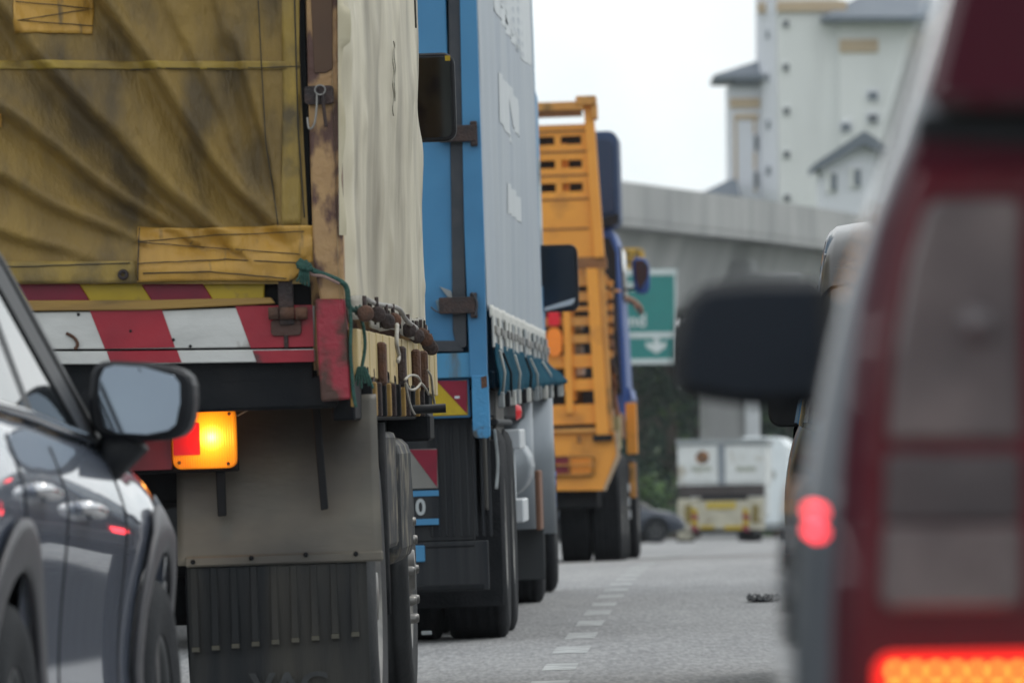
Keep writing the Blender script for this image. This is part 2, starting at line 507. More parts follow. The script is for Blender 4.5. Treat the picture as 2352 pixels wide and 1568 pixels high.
ALLOY = M("dull_alloy", (.09, .095, .1), (.11, .115, .12), 5, .4, .6)
def lit_lens():
    """amber lens lit by the bulb behind it: brightest near the bulb, ribbed"""
    m = bpy.data.materials.new("lit_amber_lens_ribbed")
    m.use_nodes = True
    t = m.node_tree; k = t.links.new
    b = t.nodes["Principled BSDF"]
    b.inputs["Base Color"].default_value = (.8, .28, .01, 1)
    b.inputs["Roughness"].default_value = .25
    co = t.nodes.new("ShaderNodeTexCoord")
    vd = t.nodes.new("ShaderNodeVectorMath"); vd.operation = 'DISTANCE'
    vd.name = "bulb"
    k(co.outputs["Object"], vd.inputs[0])
    wv = t.nodes.new("ShaderNodeTexWave"); wv.inputs["Scale"].default_value = 42; wv.inputs["Distortion"].default_value = 1.2; wv.inputs["Detail"].default_value = 2
    k(co.outputs["Object"], wv.inputs["Vector"])
    mr = t.nodes.new("ShaderNodeMapRange"); mr.inputs["From Min"].default_value = .005; mr.inputs["From Max"].default_value = .115; mr.inputs["To Min"].default_value = 0; mr.inputs["To Max"].default_value = .92
    k(vd.outputs["Value"], mr.inputs["Value"])
    ad = t.nodes.new("ShaderNodeMath"); ad.operation = 'MULTIPLY_ADD'; ad.inputs[1].default_value = .09
    k(wv.outputs["Fac"], ad.inputs[0]); k(mr.outputs["Result"], ad.inputs[2])
    rp = t.nodes.new("ShaderNodeValToRGB")
    e = rp.color_ramp.elements
    e[0].position = 0; e[0].color = (3.2, 2.6, .9, 1)
    e[1].position = 1; e[1].color = (.30, .06, .002, 1)
    for pos, c in ((.16, (2.2, 1.25, .2, 1)), (.34, (1.0, .42, .02, 1)), (.66, (.72, .21, .005, 1))):
        q = rp.color_ramp.elements.new(pos); q.color = c
    k(ad.outputs[0], rp.inputs["Fac"])
    k(rp.outputs["Color"], b.inputs["Emission Color"])
    b.inputs["Emission Strength"].default_value = 1.0
    bp = t.nodes.new("ShaderNodeBump"); bp.inputs["Strength"].default_value = .4; bp.inputs["Distance"].default_value = .004
    k(wv.outputs["Fac"], bp.inputs["Height"]); k(bp.outputs["Normal"], b.inputs["Normal"])
    return m
AMBERL = lit_lens()
# asphalt
def asphalt():
    m = bpy.data.materials.new("asphalt")
    m.use_nodes = True
    t = m.node_tree
    k = t.links.new
    b = t.nodes["Principled BSDF"]
    b.inputs["Roughness"].default_value = .85
    co = t.nodes.new("ShaderNodeTexCoord")
    def nz(scale, detail, stretch=(1, 1, 1)):
        mp = t.nodes.new("ShaderNodeMapping"); mp.inputs["Scale"].default_value = stretch
        n = t.nodes.new("ShaderNodeTexNoise"); n.inputs["Scale"].default_value = scale; n.inputs["Detail"].default_value = detail
        k(co.outputs["Object"], mp.inputs["Vector"]); k(mp.outputs["Vector"], n.inputs["Vector"])
        return n.outputs["Fac"]
    big = nz(.5, 4, (1.6, .25, 1))
    fine = nz(48, 4, (1, .07, 1))
    mid = nz(3, 4, (2.5, .35, 1))
    r = t.nodes.new("ShaderNodeValToRGB")
    r.color_ramp.elements[0].position = .42; r.color_ramp.elements[0].color = (.15, .153, .16, 1)
    r.color_ramp.elements[1].position = .76; r.color_ramp.elements[1].color = (.31, .313, .316, 1)
    a1 = t.nodes.new("ShaderNodeMath"); a1.operation = 'MULTIPLY_ADD'; a1.inputs[1].default_value = .36
    k(big, a1.inputs[0])
    a2 = t.nodes.new("ShaderNodeMath"); a2.operation = 'MULTIPLY'; a2.inputs[1].default_value = .2
    k(mid, a2.inputs[0]); k(a2.outputs[0], a1.inputs[2])
    a3 = t.nodes.new("ShaderNodeMath"); a3.operation = 'MULTIPLY_ADD'; a3.inputs[1].default_value = .62
    k(fine, a3.inputs[0]); k(a1.outputs[0], a3.inputs[2])
    k(a3.outputs[0], r.inputs["Fac"])
    k(r.outputs["Color"], b.inputs["Base Color"])
    bm_ = t.nodes.new("ShaderNodeBump"); bm_.inputs["Strength"].default_value = .6; bm_.inputs["Distance"].default_value = .01
    k(fine, bm_.inputs["Height"]); k(bm_.outputs["Normal"], b.inputs["Normal"])
    return m
ASPH = asphalt()
GRASS = M("verge_grass", (.05, .085, .03), (.08, .1, .045), .5, .9)

# ------------------------------------------------------------------ setting
def xlane(y):
    return .215 + .0252 * (y - 37.6) + (.00008 * (y - 60) ** 2 if y > 60 else 0)

def struct(o):
    o["kind"] = "structure"
    return o

ys = rng(2, 60, 58) + rng(62, 180, 59) + rng(186, 420, 39)
us = rng(-11, 14, 50)
road = struct(grid("road", lambda u, y: (xlane(y) + u, y, zroad(xlane(y) + u, y)), us, ys, ASPH))
gy = [-40, -10] + rng(2, 60, 29) + rng(64, 180, 29) + rng(190, 420, 23) + [600, 900, 1400]
gx = [-700, -400, -150, -60, -30] + rng(-20, 30, 20) + [45, 80, 160, 400, 700]
struct(grid("ground", lambda x, y: (x, y, zroad(x, min(y, 900)) - .09), gx, gy, GRASS))
# short worn dashes of the lane line
y = 18.6
while y < 150:
    ln = 1.15 * random.uniform(.85, 1.1)
    w = .075 * random.uniform(.88, 1.05)
    f = lambda u, t, y=y, ln=ln, w=w: (xlane(y + t) + u, y + t, zroad(xlane(y + t) + u, y + t) + .0015)
    o = grid("lane_dash", f, [-w, 0, w], [0, ln / 2, ln], PAINTL, road)
    y += 2.5
# edge lines
for off in (-3.6, 3.55):
    grid("edge_line", lambda u, y, off=off: (xlane(y) + off + u, y, zroad(xlane(y) + off + u, y) + .0015), [-.07, .07], ys, PAINTL, road)

# scrap of rubber on the road
p = on_road(1757, 1381)
root = bpy.data.objects.new("road_debris", None); COL.objects.link(root); root.location = p
tag(root, "torn scrap of dark tyre rubber lying on the right-hand lane", "debris")
s_ = p.y / FPX
def scrap(u, v):
    w_ = .5 + .5 * math.sin(math.pi * u) ** .5
    return ((-40 + 80 * u) * s_, (v - .5) * .5 * w_ + .1 * fbm(u * 4, v, 3), .008 + .035 * max(0, fbm(u * 7, v * 3, 5)) + .012 * v)
grid("rubber_strip", scrap, rng(0, 1, 26), rng(0, 1, 6), RUBBER, root, True, .008)
for k in range(3):
    a = Vector(((-30 + 26 * k) * s_, .1, .02))
    tube("frayed_cord", smooth_path([a, a + Vector((9 * s_, .1, .018)), a + Vector((18 * s_, 0, .006))], 4), .004, RUBBER, root, 6)

# ------------------------------------------------------------------ wheels
def wheel(parent, xo, y, R=.5, w=.27, side=1, rimmat=None, tyre=None, nuts=0, name="wheel", hub=0.0, rimr=.56):
    """outer face at local X = xo; side +1: outer face looks to +X"""
    t = tyre or RUBBER
    s = side
    z = R - .012
    P = [(R * .60, 0), (R * .66, .004), (R * .78, .012), (R * .88, .010), (R * .95, -.004), (R * .985, -.024), (R, -.05)]
    xs = [-.05 - (w - .1) * i / 10 for i in range(11)]
    for i, xx in enumerate(xs):
        r = R if i % 3 else R - .012
        P.append((r, xx))
    P += [(R * .985, -w + .024), (R * .95, -w + .004), (R * .85, -w), (R * .6, -w)]
    P = [(r, s * h) for r, h in P]
    o = lathe(name, P, t, parent, (xo, y, z), 56)
    rp = [(R * .60, 0), (R * rimr, -.012), (R * .53, -.07), (R * .3, -.09 + hub), (R * .28, -.03 + hub), (R * .16, -.015 + hub), (R * .15, hub), (0.001, hub + .004)]
    lathe("rim", [(r, s * h) for r, h in rp], rimmat or STEEL, o, (xo, y, z), 40)
    for i in range(nuts):
        a = 2 * math.pi * i / nuts
        yy, zz = y + R * .38 * math.cos(a), z + R * .38 * math.sin(a)
        lathe("wheel_nut", [(.001, .03 * s), (.015, .028 * s), (.018, .018 * s), (.018, -.08 * s)], STEEL, o, (xo + s * (hub - .02), yy, zz), 8)
    return o

# ------------------------------------------------------------------ YELLOW LORRY
V = Veh("yellow_lorry", 803, 918, 26.7, 1.47, 1.29,
        "rusty lorry with olive yellow rear curtain, cream side tarpaulin and striped tailboard", "lorry")
r = V.root
FOLDS = [([(-60, -60), (0, 31), (65, 119), (154, 215), (269, 326), (365, 434), (461, 515), (520, 560)], 30, 1.0),
         ([(190, -60), (246, 31), (346, 161), (403, 253), (480, 376), (538, 445), (614, 515), (680, 580)], 26, .95),
         ([(-40, 230), (38, 284), (134, 357), (211, 419), (288, 472), (357, 511), (420, 545)], 27, .8),
         ([(530, 60), (553, 161), (576, 238), (607, 338), (622, 407), (640, 470)], 18, .62),
         ([(-30, 400), (19, 422), (115, 480), (230, 526), (300, 550)], 24, .5),
         ([(620, -60), (640, 40), (660, 160), (672, 300), (688, 420)], 15, .3),
         ([(470, -60), (500, 40), (520, 120), (524, 150)], 18, .3),
         ([(-200, 470), (-60, 520), (60, 560), (180, 590)], 20, .35),
         ([(340, -60), (400, 60), (450, 150), (500, 250), (560, 400), (650, 540)], 14, .18),
         ([(60, 60), (160, 150), (250, 250), (380, 400)], 14, .15)]
def fold_depth(px, py):
    tot = 0.0
    for poly, wd, amp in FOLDS:
        best, sg, tt = 1e9, 0, 0
        n = len(poly) - 1
        for i in range(n):
            ax, ay = poly[i]; bx, by = poly[i + 1]
            dx, dy = bx - ax, by - ay
            t = max(0, min(1, ((px - ax) * dx + (py - ay) * dy) / (dx * dx + dy * dy)))
            ex, ey = px - (ax + dx * t), py - (ay + dy * t)
            d = math.hypot(ex, ey)
            if d < best:
                best = d
                sg = 1 if (dx * ey - dy * ex) > 0 else -1     # + : below / left of the fold line
                tt = (i + t) / n
        q = sg * best / wd
        end = smoothstep(0, .12, tt) * (1 - .5 * smoothstep(.8, 1, tt))
        # outward swell above the line, quick tuck inwards across it, slow return below
        if q < 0:
            v = -math.exp(-(q + .75) ** 2 / .55) * .6
        else:
            v = 0
        v += .9 * smoothstep(-.75, .75, q) * math.exp(-max(0, q - .3) ** 2 / 3.2)
        tot += amp * end * v
    return tot
_fc = {}
def cloth_y(px, py):
    k_ = (round(px), round(py))
    if k_ in _fc:
        return _fc[k_]
    f = fold_depth(px, py) * .068
    f += .014 * fbm(px / 190, py / 300, 1.3) + .0045 * fbm(px / 45, py / 90, 4.1) + .0022 * fbm(px / 16, py / 22, 8.1)
    edge = smoothstep(690, 560, px) * smoothstep(655, 560, py)
    f = f * (.25 + .75 * edge)
    belly = -.03 * math.sin(max(0, min(1, (px + 1030) / 1730)) * math.pi) * max(0, min(1, (655 - py) / 400))
    _fc[k_] = f + belly - .012
    return _fc[k_]
def cloth_pt(px, py, off=0.0):
    a = V.r(px, py, 0.0)
    return (a[0], cloth_y(px, py) - off, a[1])
def cr_edge(py):
    return 681 + 27 * max(0, min(1, py / 520))
def sh(u, v):          # u 0..1 across, v = py
    x = -1025 + u * (cr_edge(v) + 1025)
    return cloth_pt(x, v)
us_ = rng(0, .5, 24) + rng(.506, 1, 90)
o = grid("rear_curtain", sh, us_, rng(-980, -90, 40) + rng(-80, 652, 84), TARP, r)
def patch(name, x0, y0, x1, y1, mat, off=.006, wob=2.0, nx=40, ny=14, parent=o):
    def f(u, v):
        x = x0 + (x1 - x0) * u + wob * fbm(v * 3, u * 2, x0 * .01) * (1 if u in (0, 1) else 0)
        y_ = y0 + (y1 - y0) * v + wob * fbm(u * 4, v * 3, y0 * .013) * (1 if v in (0, 1) else .0)
        return cloth_pt(x, y_, off + .002 * fbm(u * 9, v * 4, 2.0))
    return grid(name, f, rng(0, 1, nx), rng(0, 1, ny), mat, parent, thick=.003)
patch("yellow_patch", 36, -40, 214, 78, TARPP)
patch("yellow_patch", -8, 262, 5, 292, TARPP, nx=4, ny=6)
def fpatch(u, v):
    x = 316 + (719 - 316) * u
    top = 521 + 3 * math.sin(u * 5); bot = 648 - 4 * math.sin(u * 3) - (46 * smoothstep(.86, 1, u))
    return cloth_pt(min(x, cr_edge(top + (bot - top) * v) + 11), top + (bot - top) * v, .013 + .004 * math.sin(v * 9 + u * 3) + .004 * fbm(u * 6, v * 5))
grid("yellow_patch", fpatch, rng(0, 1, 50), rng(0, 1, 18), TARPP, o, thick=.003)
patch("reinforcing_tape", -1020, 141, 690, 160, TARPT, .005, 1.5, 150, 4)
patch("side_hem", 648, -980, 690, 518, TARPY, .0045, 3, 5, 90)
patch("bottom_hem", -1020, 600, 318, 650, TARPY, .0045, 2, 70, 6)
def stitch(pts, w=1.3, off=.0085, name="stitch_line", mat=STITCH):
    q = []
    for i in range(len(pts) - 1):
        a, b = pts[i], pts[i + 1]
        n = max(2, int(math.hypot(b[0] - a[0], b[1] - a[1]) / 22))
        for k in range(n):
            q.append((a[0] + (b[0] - a[0]) * k / n, a[1] + (b[1] - a[1]) * k / n))
    q.append(pts[-1])
    P = [cloth_pt(x, y_ + 1.2 * fbm(x / 30, y_ / 30), off) for x, y_ in q]
    return tube(name, P, w / 750, mat, o, 5)
stitch([(590, -200), (594, 0), (602, 160), (612, 330), (640, 518)], 1.3)
stitch([(300, 160), (596, 157), (692, 153)], 1.0)
stitch([(672, -200), (680, 100), (686, 300), (700, 500)], 1.6)
stitch([(318, 555), (480, 541), (700, 532)], 1.0, .021)
stitch([(318, 556), (500, 570), (690, 584)], 1.0, .021)
stitch([(318, 605), (520, 596), (690, 604)], 1.2, .021)
stitch([(330, 628), (480, 624), (660, 640)], 1.4, .021)
stitch([(320, 522), (318, 646)], 1.6, .019)
stitch([(-200, 612), (60, 612), (300, 604)], 1.2)
stitch([(40, 6), (214, 20), (46, 50), (214, 60)], 1.1, .013)
a = V.r(284, 631, 0)
lathe("eyelet", [(.006, -.004), (.011, -.008), (.016, -.004), (.017, .004)], DRUST, o, (a[0], cloth_y(284, 631) - .012, a[1]), 20, 'y')

# tailgate: reflective strip, ochre plank, striped board
V.rb("tailgate_beam", -1030, 648, 716, 872, .05, .11, CHASS)
for k in range(-5, 3):
    xa = 182 + k * 142.0
    xb = xa + 142
    if xa > 470: continue
    q = [(xa, 653), (min(xb, 612), 651), (min(xb + 25, 606), 691), (xa + 25, 692)]
    V.rp("reflector_strip", q, .022, .035, MAROON if k % 2 else YELR)
q = [(-1030, 694), (340, 689), (622, 683), (632, 697), (340, 712), (-1030, 722)]
V.rp("ochre_plank", q, .0, .05, OCHREP)
q = [(-1030, 727), (360, 714), (640, 703), (722, 702), (722, 796), (300, 801), (-1030, 806)]
tb = V.rp("tailboard", q, .012, .05, WHITEB)
q = [(-1030, 811), (300, 806), (722, 801), (723, 829), (300, 836), (-1030, 840)]
tl = V.rp("tailboard_lip", q, .012, .05, WHITEB)
for k in range(-4, 2):
    x0 = 205 + 335 * k; x1 = x0 + (166 if k < 1 else 178)
    yt = lambda x: 727 - (x + 1030) * .0135
    V.rp("red_stripe", [(x0, yt(x0) + .6 - (4 if k > 0 else 0)), (min(x1, 718), yt(min(x1, 718)) + .6 - (4 if k > 0 else 0)), (min(x1 + 31, 721), 799.5 - min(x1, 700) * .005), (x0 + 36, 802 - x0 * .005)], .0095, .014, REDB, tb, .001)
    V.rp("red_stripe", [(x0 + 40, 807.5 - x0 * .005), (min(x1 + 36, 721), 806.5 - min(x1, 700) * .005), (min(x1 + 46, 722), 834 - min(x1, 700) * .005), (x0 + 50, 836 - x0 * .005)], .0095, .014, REDB, tl, .001)
# rust bruise and holes on the white board
V.rt("rust_scar", [(152, 765, .008), (164, 771, .008), (174, 780, .008), (178, 792, .008), (172, 802, .008)], .0055, RUST, tb, 6)
for x, y_ in ((398, 780), (437, 795), (300, 760), (180, 722)):
    a = V.r(x, y_, .01)
    lathe("bolt_hole", [(.0008, .008), (.0045, .008), (.005, .012)], BLACK, tb, (a[0], 0, a[1]), 12, 'y')
# hinge strap and its barrels
V.rp("hinge_strap", [(637, 640), (672, 640), (676, 745), (642, 747)], -.012, .01, DRUST)
for x0, x1 in ((617, 640), (643, 676), (679, 706)):
    a = V.r(x0, 720, -.01); b = V.r(x1, 719, -.01)
    tube("hinge_barrel", [(a[0], -.014, a[1]), (b[0], -.014, b[1])], .019, RUST, r, 12)
V.rr("latch_plate", 622, 733, 692, 771, .012, -.001, .012, REDR)
V.rb("latch_tongue", 652, 768, 662, 800, -.003, .01, DRUST)
# corner post
V.rp("corner_post", [(703, -960), (772, -960), (776, 0), (787, 520), (791, 690), (736, 690), (720, 600), (707, 200), (704, 0)], -.03, .09, OCHRE, bev=.006)
V.rp("post_recess", [(718, -900), (760, -900), (764, 158), (748, 168), (722, 168), (714, 0)], -.036, -.028, M("brown_recess", (.1, .055, .03), (.075, .042, .027), 4, .7), bev=.002)
V.rp("post_foot", [(724, 686), (791, 686), (799, 800), (805, 916), (738, 922), (729, 800)], -.034, .1, REDR, bev=.006)
V.rp("dark_gap", [(672, -960), (696, -960), (700, 0), (718, 560), (704, 560), (684, 0)], .02, .06, BLACK)
# latch, pin and ring on the post
V.rr("post_latch", 699, 197, 766, 240, .012, -.055, -.03, DRUST)
V.rt("latch_pin", [(741, 214, -.062), (744, 250, -.062), (749, 292, -.058)], .0055, DRUST)
ringp = []
for i in range(16):
    a_ = 2 * math.pi * i / 16
    q_ = V.r(735 + 12 * math.cos(a_), 207 + 11 * math.sin(a_), -.065)
    ringp.append((q_[0], -.065, q_[1]))
tube("latch_ring", ringp, .0028, STEEL, r, 6, True)
V.rt("chain", [(728, 216, -.062), (727, 250, -.062), (722, 285, -.06), (710, 296, -.05), (706, 270, -.045)], .0035, STEEL)

# right flank: cream tarpaulin
_rd = random.Random(3)
DENTS = [(_rd.uniform(.03, .95), _rd.uniform(.0, .75), _rd.uniform(.012, .05), _rd.choice((-1, 1)) * _rd.uniform(.004, .012)) for _ in range(46)]
def flank(u, v):       # u along length 0..1, v 0 bottom .. 1 top
    Y = -.035 + u * 7.05
    zb = 1.395 - .025 * u + .01 * math.sin(u * 19)
    Z = zb + (3.62 - zb) * v
    cornr = smoothstep(0, .035, u)
    X = -.022 + .034 * cornr + .05 * math.sin(math.pi * min(1, u * 1.05)) * smoothstep(0, .4, v) + .009 * fbm(Y * .3, Z * .6, 3) + .003 * fbm(Y * .8, Z * 1.9, 7)
    X += .03 * math.exp(-((u - .62) / .2) ** 2 - ((v - .05) / .2) ** 2)
    X += .003 * fbm(Y * 1.6, Z * 3.1, 11) + .0018 * fbm(Y * 3, Z * 6.5, 17)
    for cu0, cv0, cw, ca in DENTS:
        X += ca * math.exp(-((u - cu0) / cw) ** 2 - ((v - cv0) / (cw * 1.6)) ** 2)
    X -= .05 * smoothstep(.9, 1, u)
    X += .012 * math.exp(-((u - .03) / .02) ** 2) * (1 + .8 * fbm(0, Z * 3, 1))
    return (X, Y, Z)
fl = grid("side_tarpaulin", flank, rng(0, .08, 14) + rng(.085, 1, 150), rng(0, 1, 130), CREAM, r)
# turned corner flap, loose tie and stitched seam on it
def flap(u, v):
    py = -200 + 740 * v
    px = 774 + 5 * v + u * (11 + 5 * math.sin(py / 37) + (14 if 20 < py < 105 else 0))
    a = V.r(px, py, -.05)
    return (a[0], -.05 + .03 * u, a[1])
grid("corner_flap", flap, rng(0, 1, 4), rng(0, 1, 60), M("aged_cream_tarp", (.56, .51, .37), (.46, .41, .28), 6, .6), r)
def side_pt(px, py, off=.006):
    X = .04
    for _ in range(4):
        Y, Z = V.s(px, py, X)
        u = max(0, min(1, (Y + .035) / 7.05)); zb = 1.395 - .025 * u
        X = flank(u, max(0, min(1, (Z - zb) / (3.62 - zb))))[0] + off
    return (X, Y, Z)
tube("torn_seam", [side_pt(904 + 1.5 * math.sin(k), 95 + 9 * k) for k in range(20)], .002, M("seam_shadow", (.33, .32, .27), None, 9, .8), fl, 5)
tube("torn_seam", [side_pt(907 + 1.2 * math.cos(k * .9), 98 + 9 * k) for k in range(16)], .0018, MATS["seam_shadow"], fl, 5)
tube("loose_strap", [side_pt(951 + k * .35, -60 + 9.5 * k, .012) for k in range(14)], .004, STITCH, fl, 5)
# hem: grimy band, rope rod, stitches
def hem(u, v):
    X, Y, Z = flank(u, 0)
    return (X + .008 + .006 * math.sin(u * 60), Y, Z - .0 + .075 * v - .03)
grid("tarpaulin_hem", hem, rng(.01, 1, 80), rng(0, 1, 4), GTARP, r, thick=.004)
for k in range(15):
    px = 833 + 10 * k
    X, Y, Z = flank(max(0.01, min(.99, (V.s(px, 720, .05)[0] + .035) / 7.05)), 0)
    tube("hem_stitch", [(X + .018, Y, Z + .035), (X + .018, Y + .02, Z - .02)], .004, STITCH, r, 5)
rod = [side_pt(815, 690, .03), side_pt(870, 699, .03), side_pt(915, 708, .035), side_pt(938, 735, .035), side_pt(955, 754, .03)]
tube("hem_rod", smooth_path(rod), .0085, M("grey_rod", (.3, .29, .27), (.22, .21, .2), 20, .6), r, 8)
# rope hooks under the hem: a curled disc on a short stem
HOOKS = [(838, 720), (866, 722), (888, 738), (903, 736), (938, 758), (957, 772), (967, 769), (984, 792), (990, 800), (978, 780)]
for i, (px, py) in enumerate(HOOKS):
    X = .055
    Y, Z = V.s(px, py, X)
    hk = lathe("rope_hook", [(.001, -.02), (.02, -.02), (.026, -.012), (.026, .0), (.02, .008), (.012, .012), (.001, .012)], DRUST if i % 3 else RUST, r, (X, Y, Z), 18, 'y')
    hk.data.transform(Matrix.Translation(Vector((X, Y, Z))) @ Matrix.Rotation(.35, 4, 'Z') @ Matrix.Translation(-Vector((X, Y, Z))))
    tube("hook_stem", [(X, Y, Z + .055), (X, Y, Z)], .007, DRUST, hk, 6)
# side boards below the tarpaulin: separate planks with gaps
xs = rng(.02, 7.0, 26)
for i in range(26):
    z1 = 1.34; z0 = 1.2 - .002 * i
    box("side_plank", .0, .03 + .003 * (i % 2), xs[i] + .006, xs[i + 1] - .006, z0, z1, CREAMW, r, .003)
box("side_rail", -.06, .012, .1, 6.95, 1.06, 1.2, CHASS, r, .006)
for px in (880, 925, 958, 975):
    Y, Z = V.s(px, 800, .05)
    box("side_bracket", .03, .06, Y - .06, Y + .06, 1.17, 1.31, RUST if px != 925 else DRUST, r, .008)
for k in range(13):
    px = 842 + 11 * k
    Y, Z = V.s(px, 830, .03)
    box("rail_cleat", .012, .045, Y - .025, Y + .025, 1.07, 1.18, (CHASS, OCHREP, DRUST)[k % 3], r, .004)
box("yellow_edge_bar", .004, .016, -.02, .02, 1.1, 1.36, OCHREP, r, .003)

# ropes
V.rt("green_rope", [(688, 598, -.04), (700, 606, -.05), (722, 622, -.06), (755, 634, -.055), (785, 648, -.05), (797, 664, -.04), (801, 700, -.03), (812, 712, 0.0)], .0085, GREENR)
V.rt("faded_rope", [(706, 612, -.055), (716, 630, -.06), (742, 634, -.064), (780, 652, -.056)], .005, PINKR)
for k in range(7):
    a_ = random.uniform(0, 6.28)
    V.rt("rope_knot", [(694 + 12 * math.cos(a_), 607 + 10 * math.sin(a_), -.05), (704 + random.uniform(-8, 8), 614 + random.uniform(-6, 6), -.075), (702 + 12 * math.cos(a_ + 2.2), 616 + 14 * math.sin(a_ + 2.2), -.05)], .006, GREENR)
for k in range(5):
    V.rt("rope_tail", [(690 + 4 * k, 614, -.06), (688 + 5 * k, 634, -.066), (684 + 7 * k + random.uniform(-4, 4), 646 + 3 * k, -.06)], .004, GREENR)
V.rt("green_rope", [(802, 690, -.03), (806, 740, -.02), (805, 800, -.03), (808, 850, -.03), (812, 905, -.03), (818, 935, -.03)], .0055, GREENR)
V.rt("green_rope", [(826, 718, .05), (836, 760, .06), (838, 800, .06), (830, 850, .05), (826, 870, .05)], .0055, GREENR)
for k in range(6):
    V.rt("rope_tail", [(822 + 3 * k, 842, .03), (818 + 6 * k, 866, .02), (812 + 9 * k, 880 + 6 * (k % 3), .02)], .004, GREENR)
for k in range(8):
    a_ = k * .8
    V.rt("rope_knot", [(826 + 12 * math.cos(a_), 712 + 9 * math.sin(a_), .04), (828, 716, .01), (830 + 12 * math.cos(a_ + 2), 718 + 9 * math.sin(a_ + 2), .04)], .005, GREENR)
def sstr(pts, rad=.0045, mat=WHITER, X=.09, name="hanging_string"):
    q = []
    for px, py in pts:
        Y, Z = V.s(px, py, X)
        q.append((X, Y, Z))
    return tube(name, smooth_path(q), rad, mat, r, 6)
sstr([(982, 850), (990, 865), (994, 900), (998, 925), (1004, 940)])
sstr([(930, 872), (942, 862), (958, 864), (966, 878), (954, 893), (940, 893), (932, 880), (936, 905), (944, 935), (952, 950)])
sstr([(912, 745), (911, 790), (916, 815), (914, 830)], .007)
sstr([(968, 880), (978, 892), (984, 905)])
for px, y0, y1 in ((842, 845, 870), (856, 848, 885), (876, 850, 880), (890, 856, 888), (905, 865, 890), (918, 868, 895), (934, 872, 900), (950, 880, 905), (968, 884, 915)):
    sstr([(px, y0), (px + 1, (y0 + y1) / 2), (px, y1)], .006, (OCHREP, DRUST, CHASS)[px % 3], .03, "rail_hook")
Y, Z = V.s(965, 910, .02)
box("tool_bracket", -.12, .06, Y - .2, Y + .25, .98, 1.08, CHASS, r, .01)
Y2, Z2 = V.s(985, 938, .1)
tube("tool_handle", [(-.1, Y2, Z2 - .005), (.16, Y2, Z2)], .016, BLACK, r, 8)

# underside, chassis
box("bed_floor", -2.42, -.04, .05, 7.0, 1.1, 1.2, CHASS, r, .01)
for xx in (-1.65, -.8):
    box("chassis_rail", xx - .05, xx + .05, .1, 8.6, .78, 1.08, CHASS, r, .008)
box("rear_crossmember", -2.3, -.2, .65, .75, .82, 1.05, BLACK, r, .01)
for Y in (1.9, 3.6, 5.2):
    box("crossmember", -2.3, -.1, Y, Y + .1, .95, 1.09, CHASS, r, .008)
tube("axle", [(-2.2, 1.32, .5), (-.1, 1.32, .5)], .08, CHASS, r, 12)
tube("axle", [(-2.2, 6.2, .5), (-.1, 6.2, .5)], .06, CHASS, r, 12)

# mudguard, struts, flap
a0 = V.r(398, 918, .42)[0]; a1 = V.r(860, 918, .42)[0]
zt = V.r(860, 905, .42)[1]; zb = V.r(630, 1292, .42)[1]
def guard(u, v):
    X = a0 + (a1 - a0) * u
    Z = zb + (zt - zb) * v
    Y = .42 + .05 * v * v * 3 + .012 * math.sin(v * 3) + .004 * fbm(u * 3, v * 3)
    return (X + .012 * (1 - v) * (u - .2), Y, Z + .0)
mg = grid("mudguard", guard, rng(0, 1, 24), rng(0, 1, 24), BEIGE, r, thick=.006)
box("mudguard_lip", a0 + .02, a1 + .012, .405, .43, zb - .005, zb + .028, BEIGE, mg, .006)
for px, py in ((443, 1290), (577, 1281), (702, 1273), (817, 1271)):
    a = V.r(px, py, .4)
    lathe("bolt", [(.001, -.012), (.006, -.012), (.008, -.004), (.008, .006)], CHASS, mg, (a[0], .405, a[1]), 8, 'y')
V.rp("mudguard_strut", [(708, 850), (728, 850), (754, 1168), (737, 1172)], .38, .4, BLACK)
V.rp("mudguard_strut", [(494, 1060), (516, 1060), (520, 1184), (500, 1186)], .38, .4, BLACK)
fx0, fx1 = a0 + .025, V.r(843, 1320, .43)[0]
fz1 = zb + .004; fz0 = .12
FLAP = M("grimy_mudflap", (.014, .017, .02), (.024, .026, .028), 4, .7, spec=.3, c3=(.07, .066, .056), t3=.61, s3=2.2, w3=.14, st3=(2, 1, .35), stretch=(6, 1, .5), bump=.15, bscale=30)
mf = grid("mudflap", lambda u, v: (fx0 + (fx1 - fx0) * u, .435 + .01 * math.sin(v * 4 + u), fz0 + (fz1 - fz0) * v), rng(0, 1, 18), rng(0, 1, 20), FLAP, r, thick=.01)
zr0 = V.r(640, 1482, .43)[1]
n = 9
for i in range(n):
    xa = fx0 + (fx1 - fx0) * (i + .12) / n; xb = fx0 + (fx1 - fx0) * (i + .52) / n
    box("flap_rib", xa, xb, .417, .433, zr0 + .004 * i, fz1 - .01, FLAP, mf, .004)
    box("flap_step", xa, xb, .412, .43, zr0 - .012 + .004 * i, zr0 + .003 + .004 * i, M("rib_end", (.08, .077, .06), None, 9, .7) if i == 0 else MATS["rib_end"], mf, .002)
zz = V.r(660, 1573, .42)[1]
text("flap_lettering", "VAC", .098, M("faint_lettering", (.045, .05, .053), (.028, .031, .034), 20, .7), mf, Matrix.Translation((V.r(665, 1573, .42)[0], .424, zz)) @ Matrix.Rotation(math.pi / 2, 4, 'X') @ Matrix.Scale(1.25, 4, (1, 0, 0)), .001, .003)
# left mudguard pair (behind the grey car)
box("mudguard", -2.4, -1.85, .42, .44, zb, zt, BEIGE, r, .006)
box("mudflap", -2.38, -1.87, .43, .445, .14, zb - .003, FLAP, r, .004)

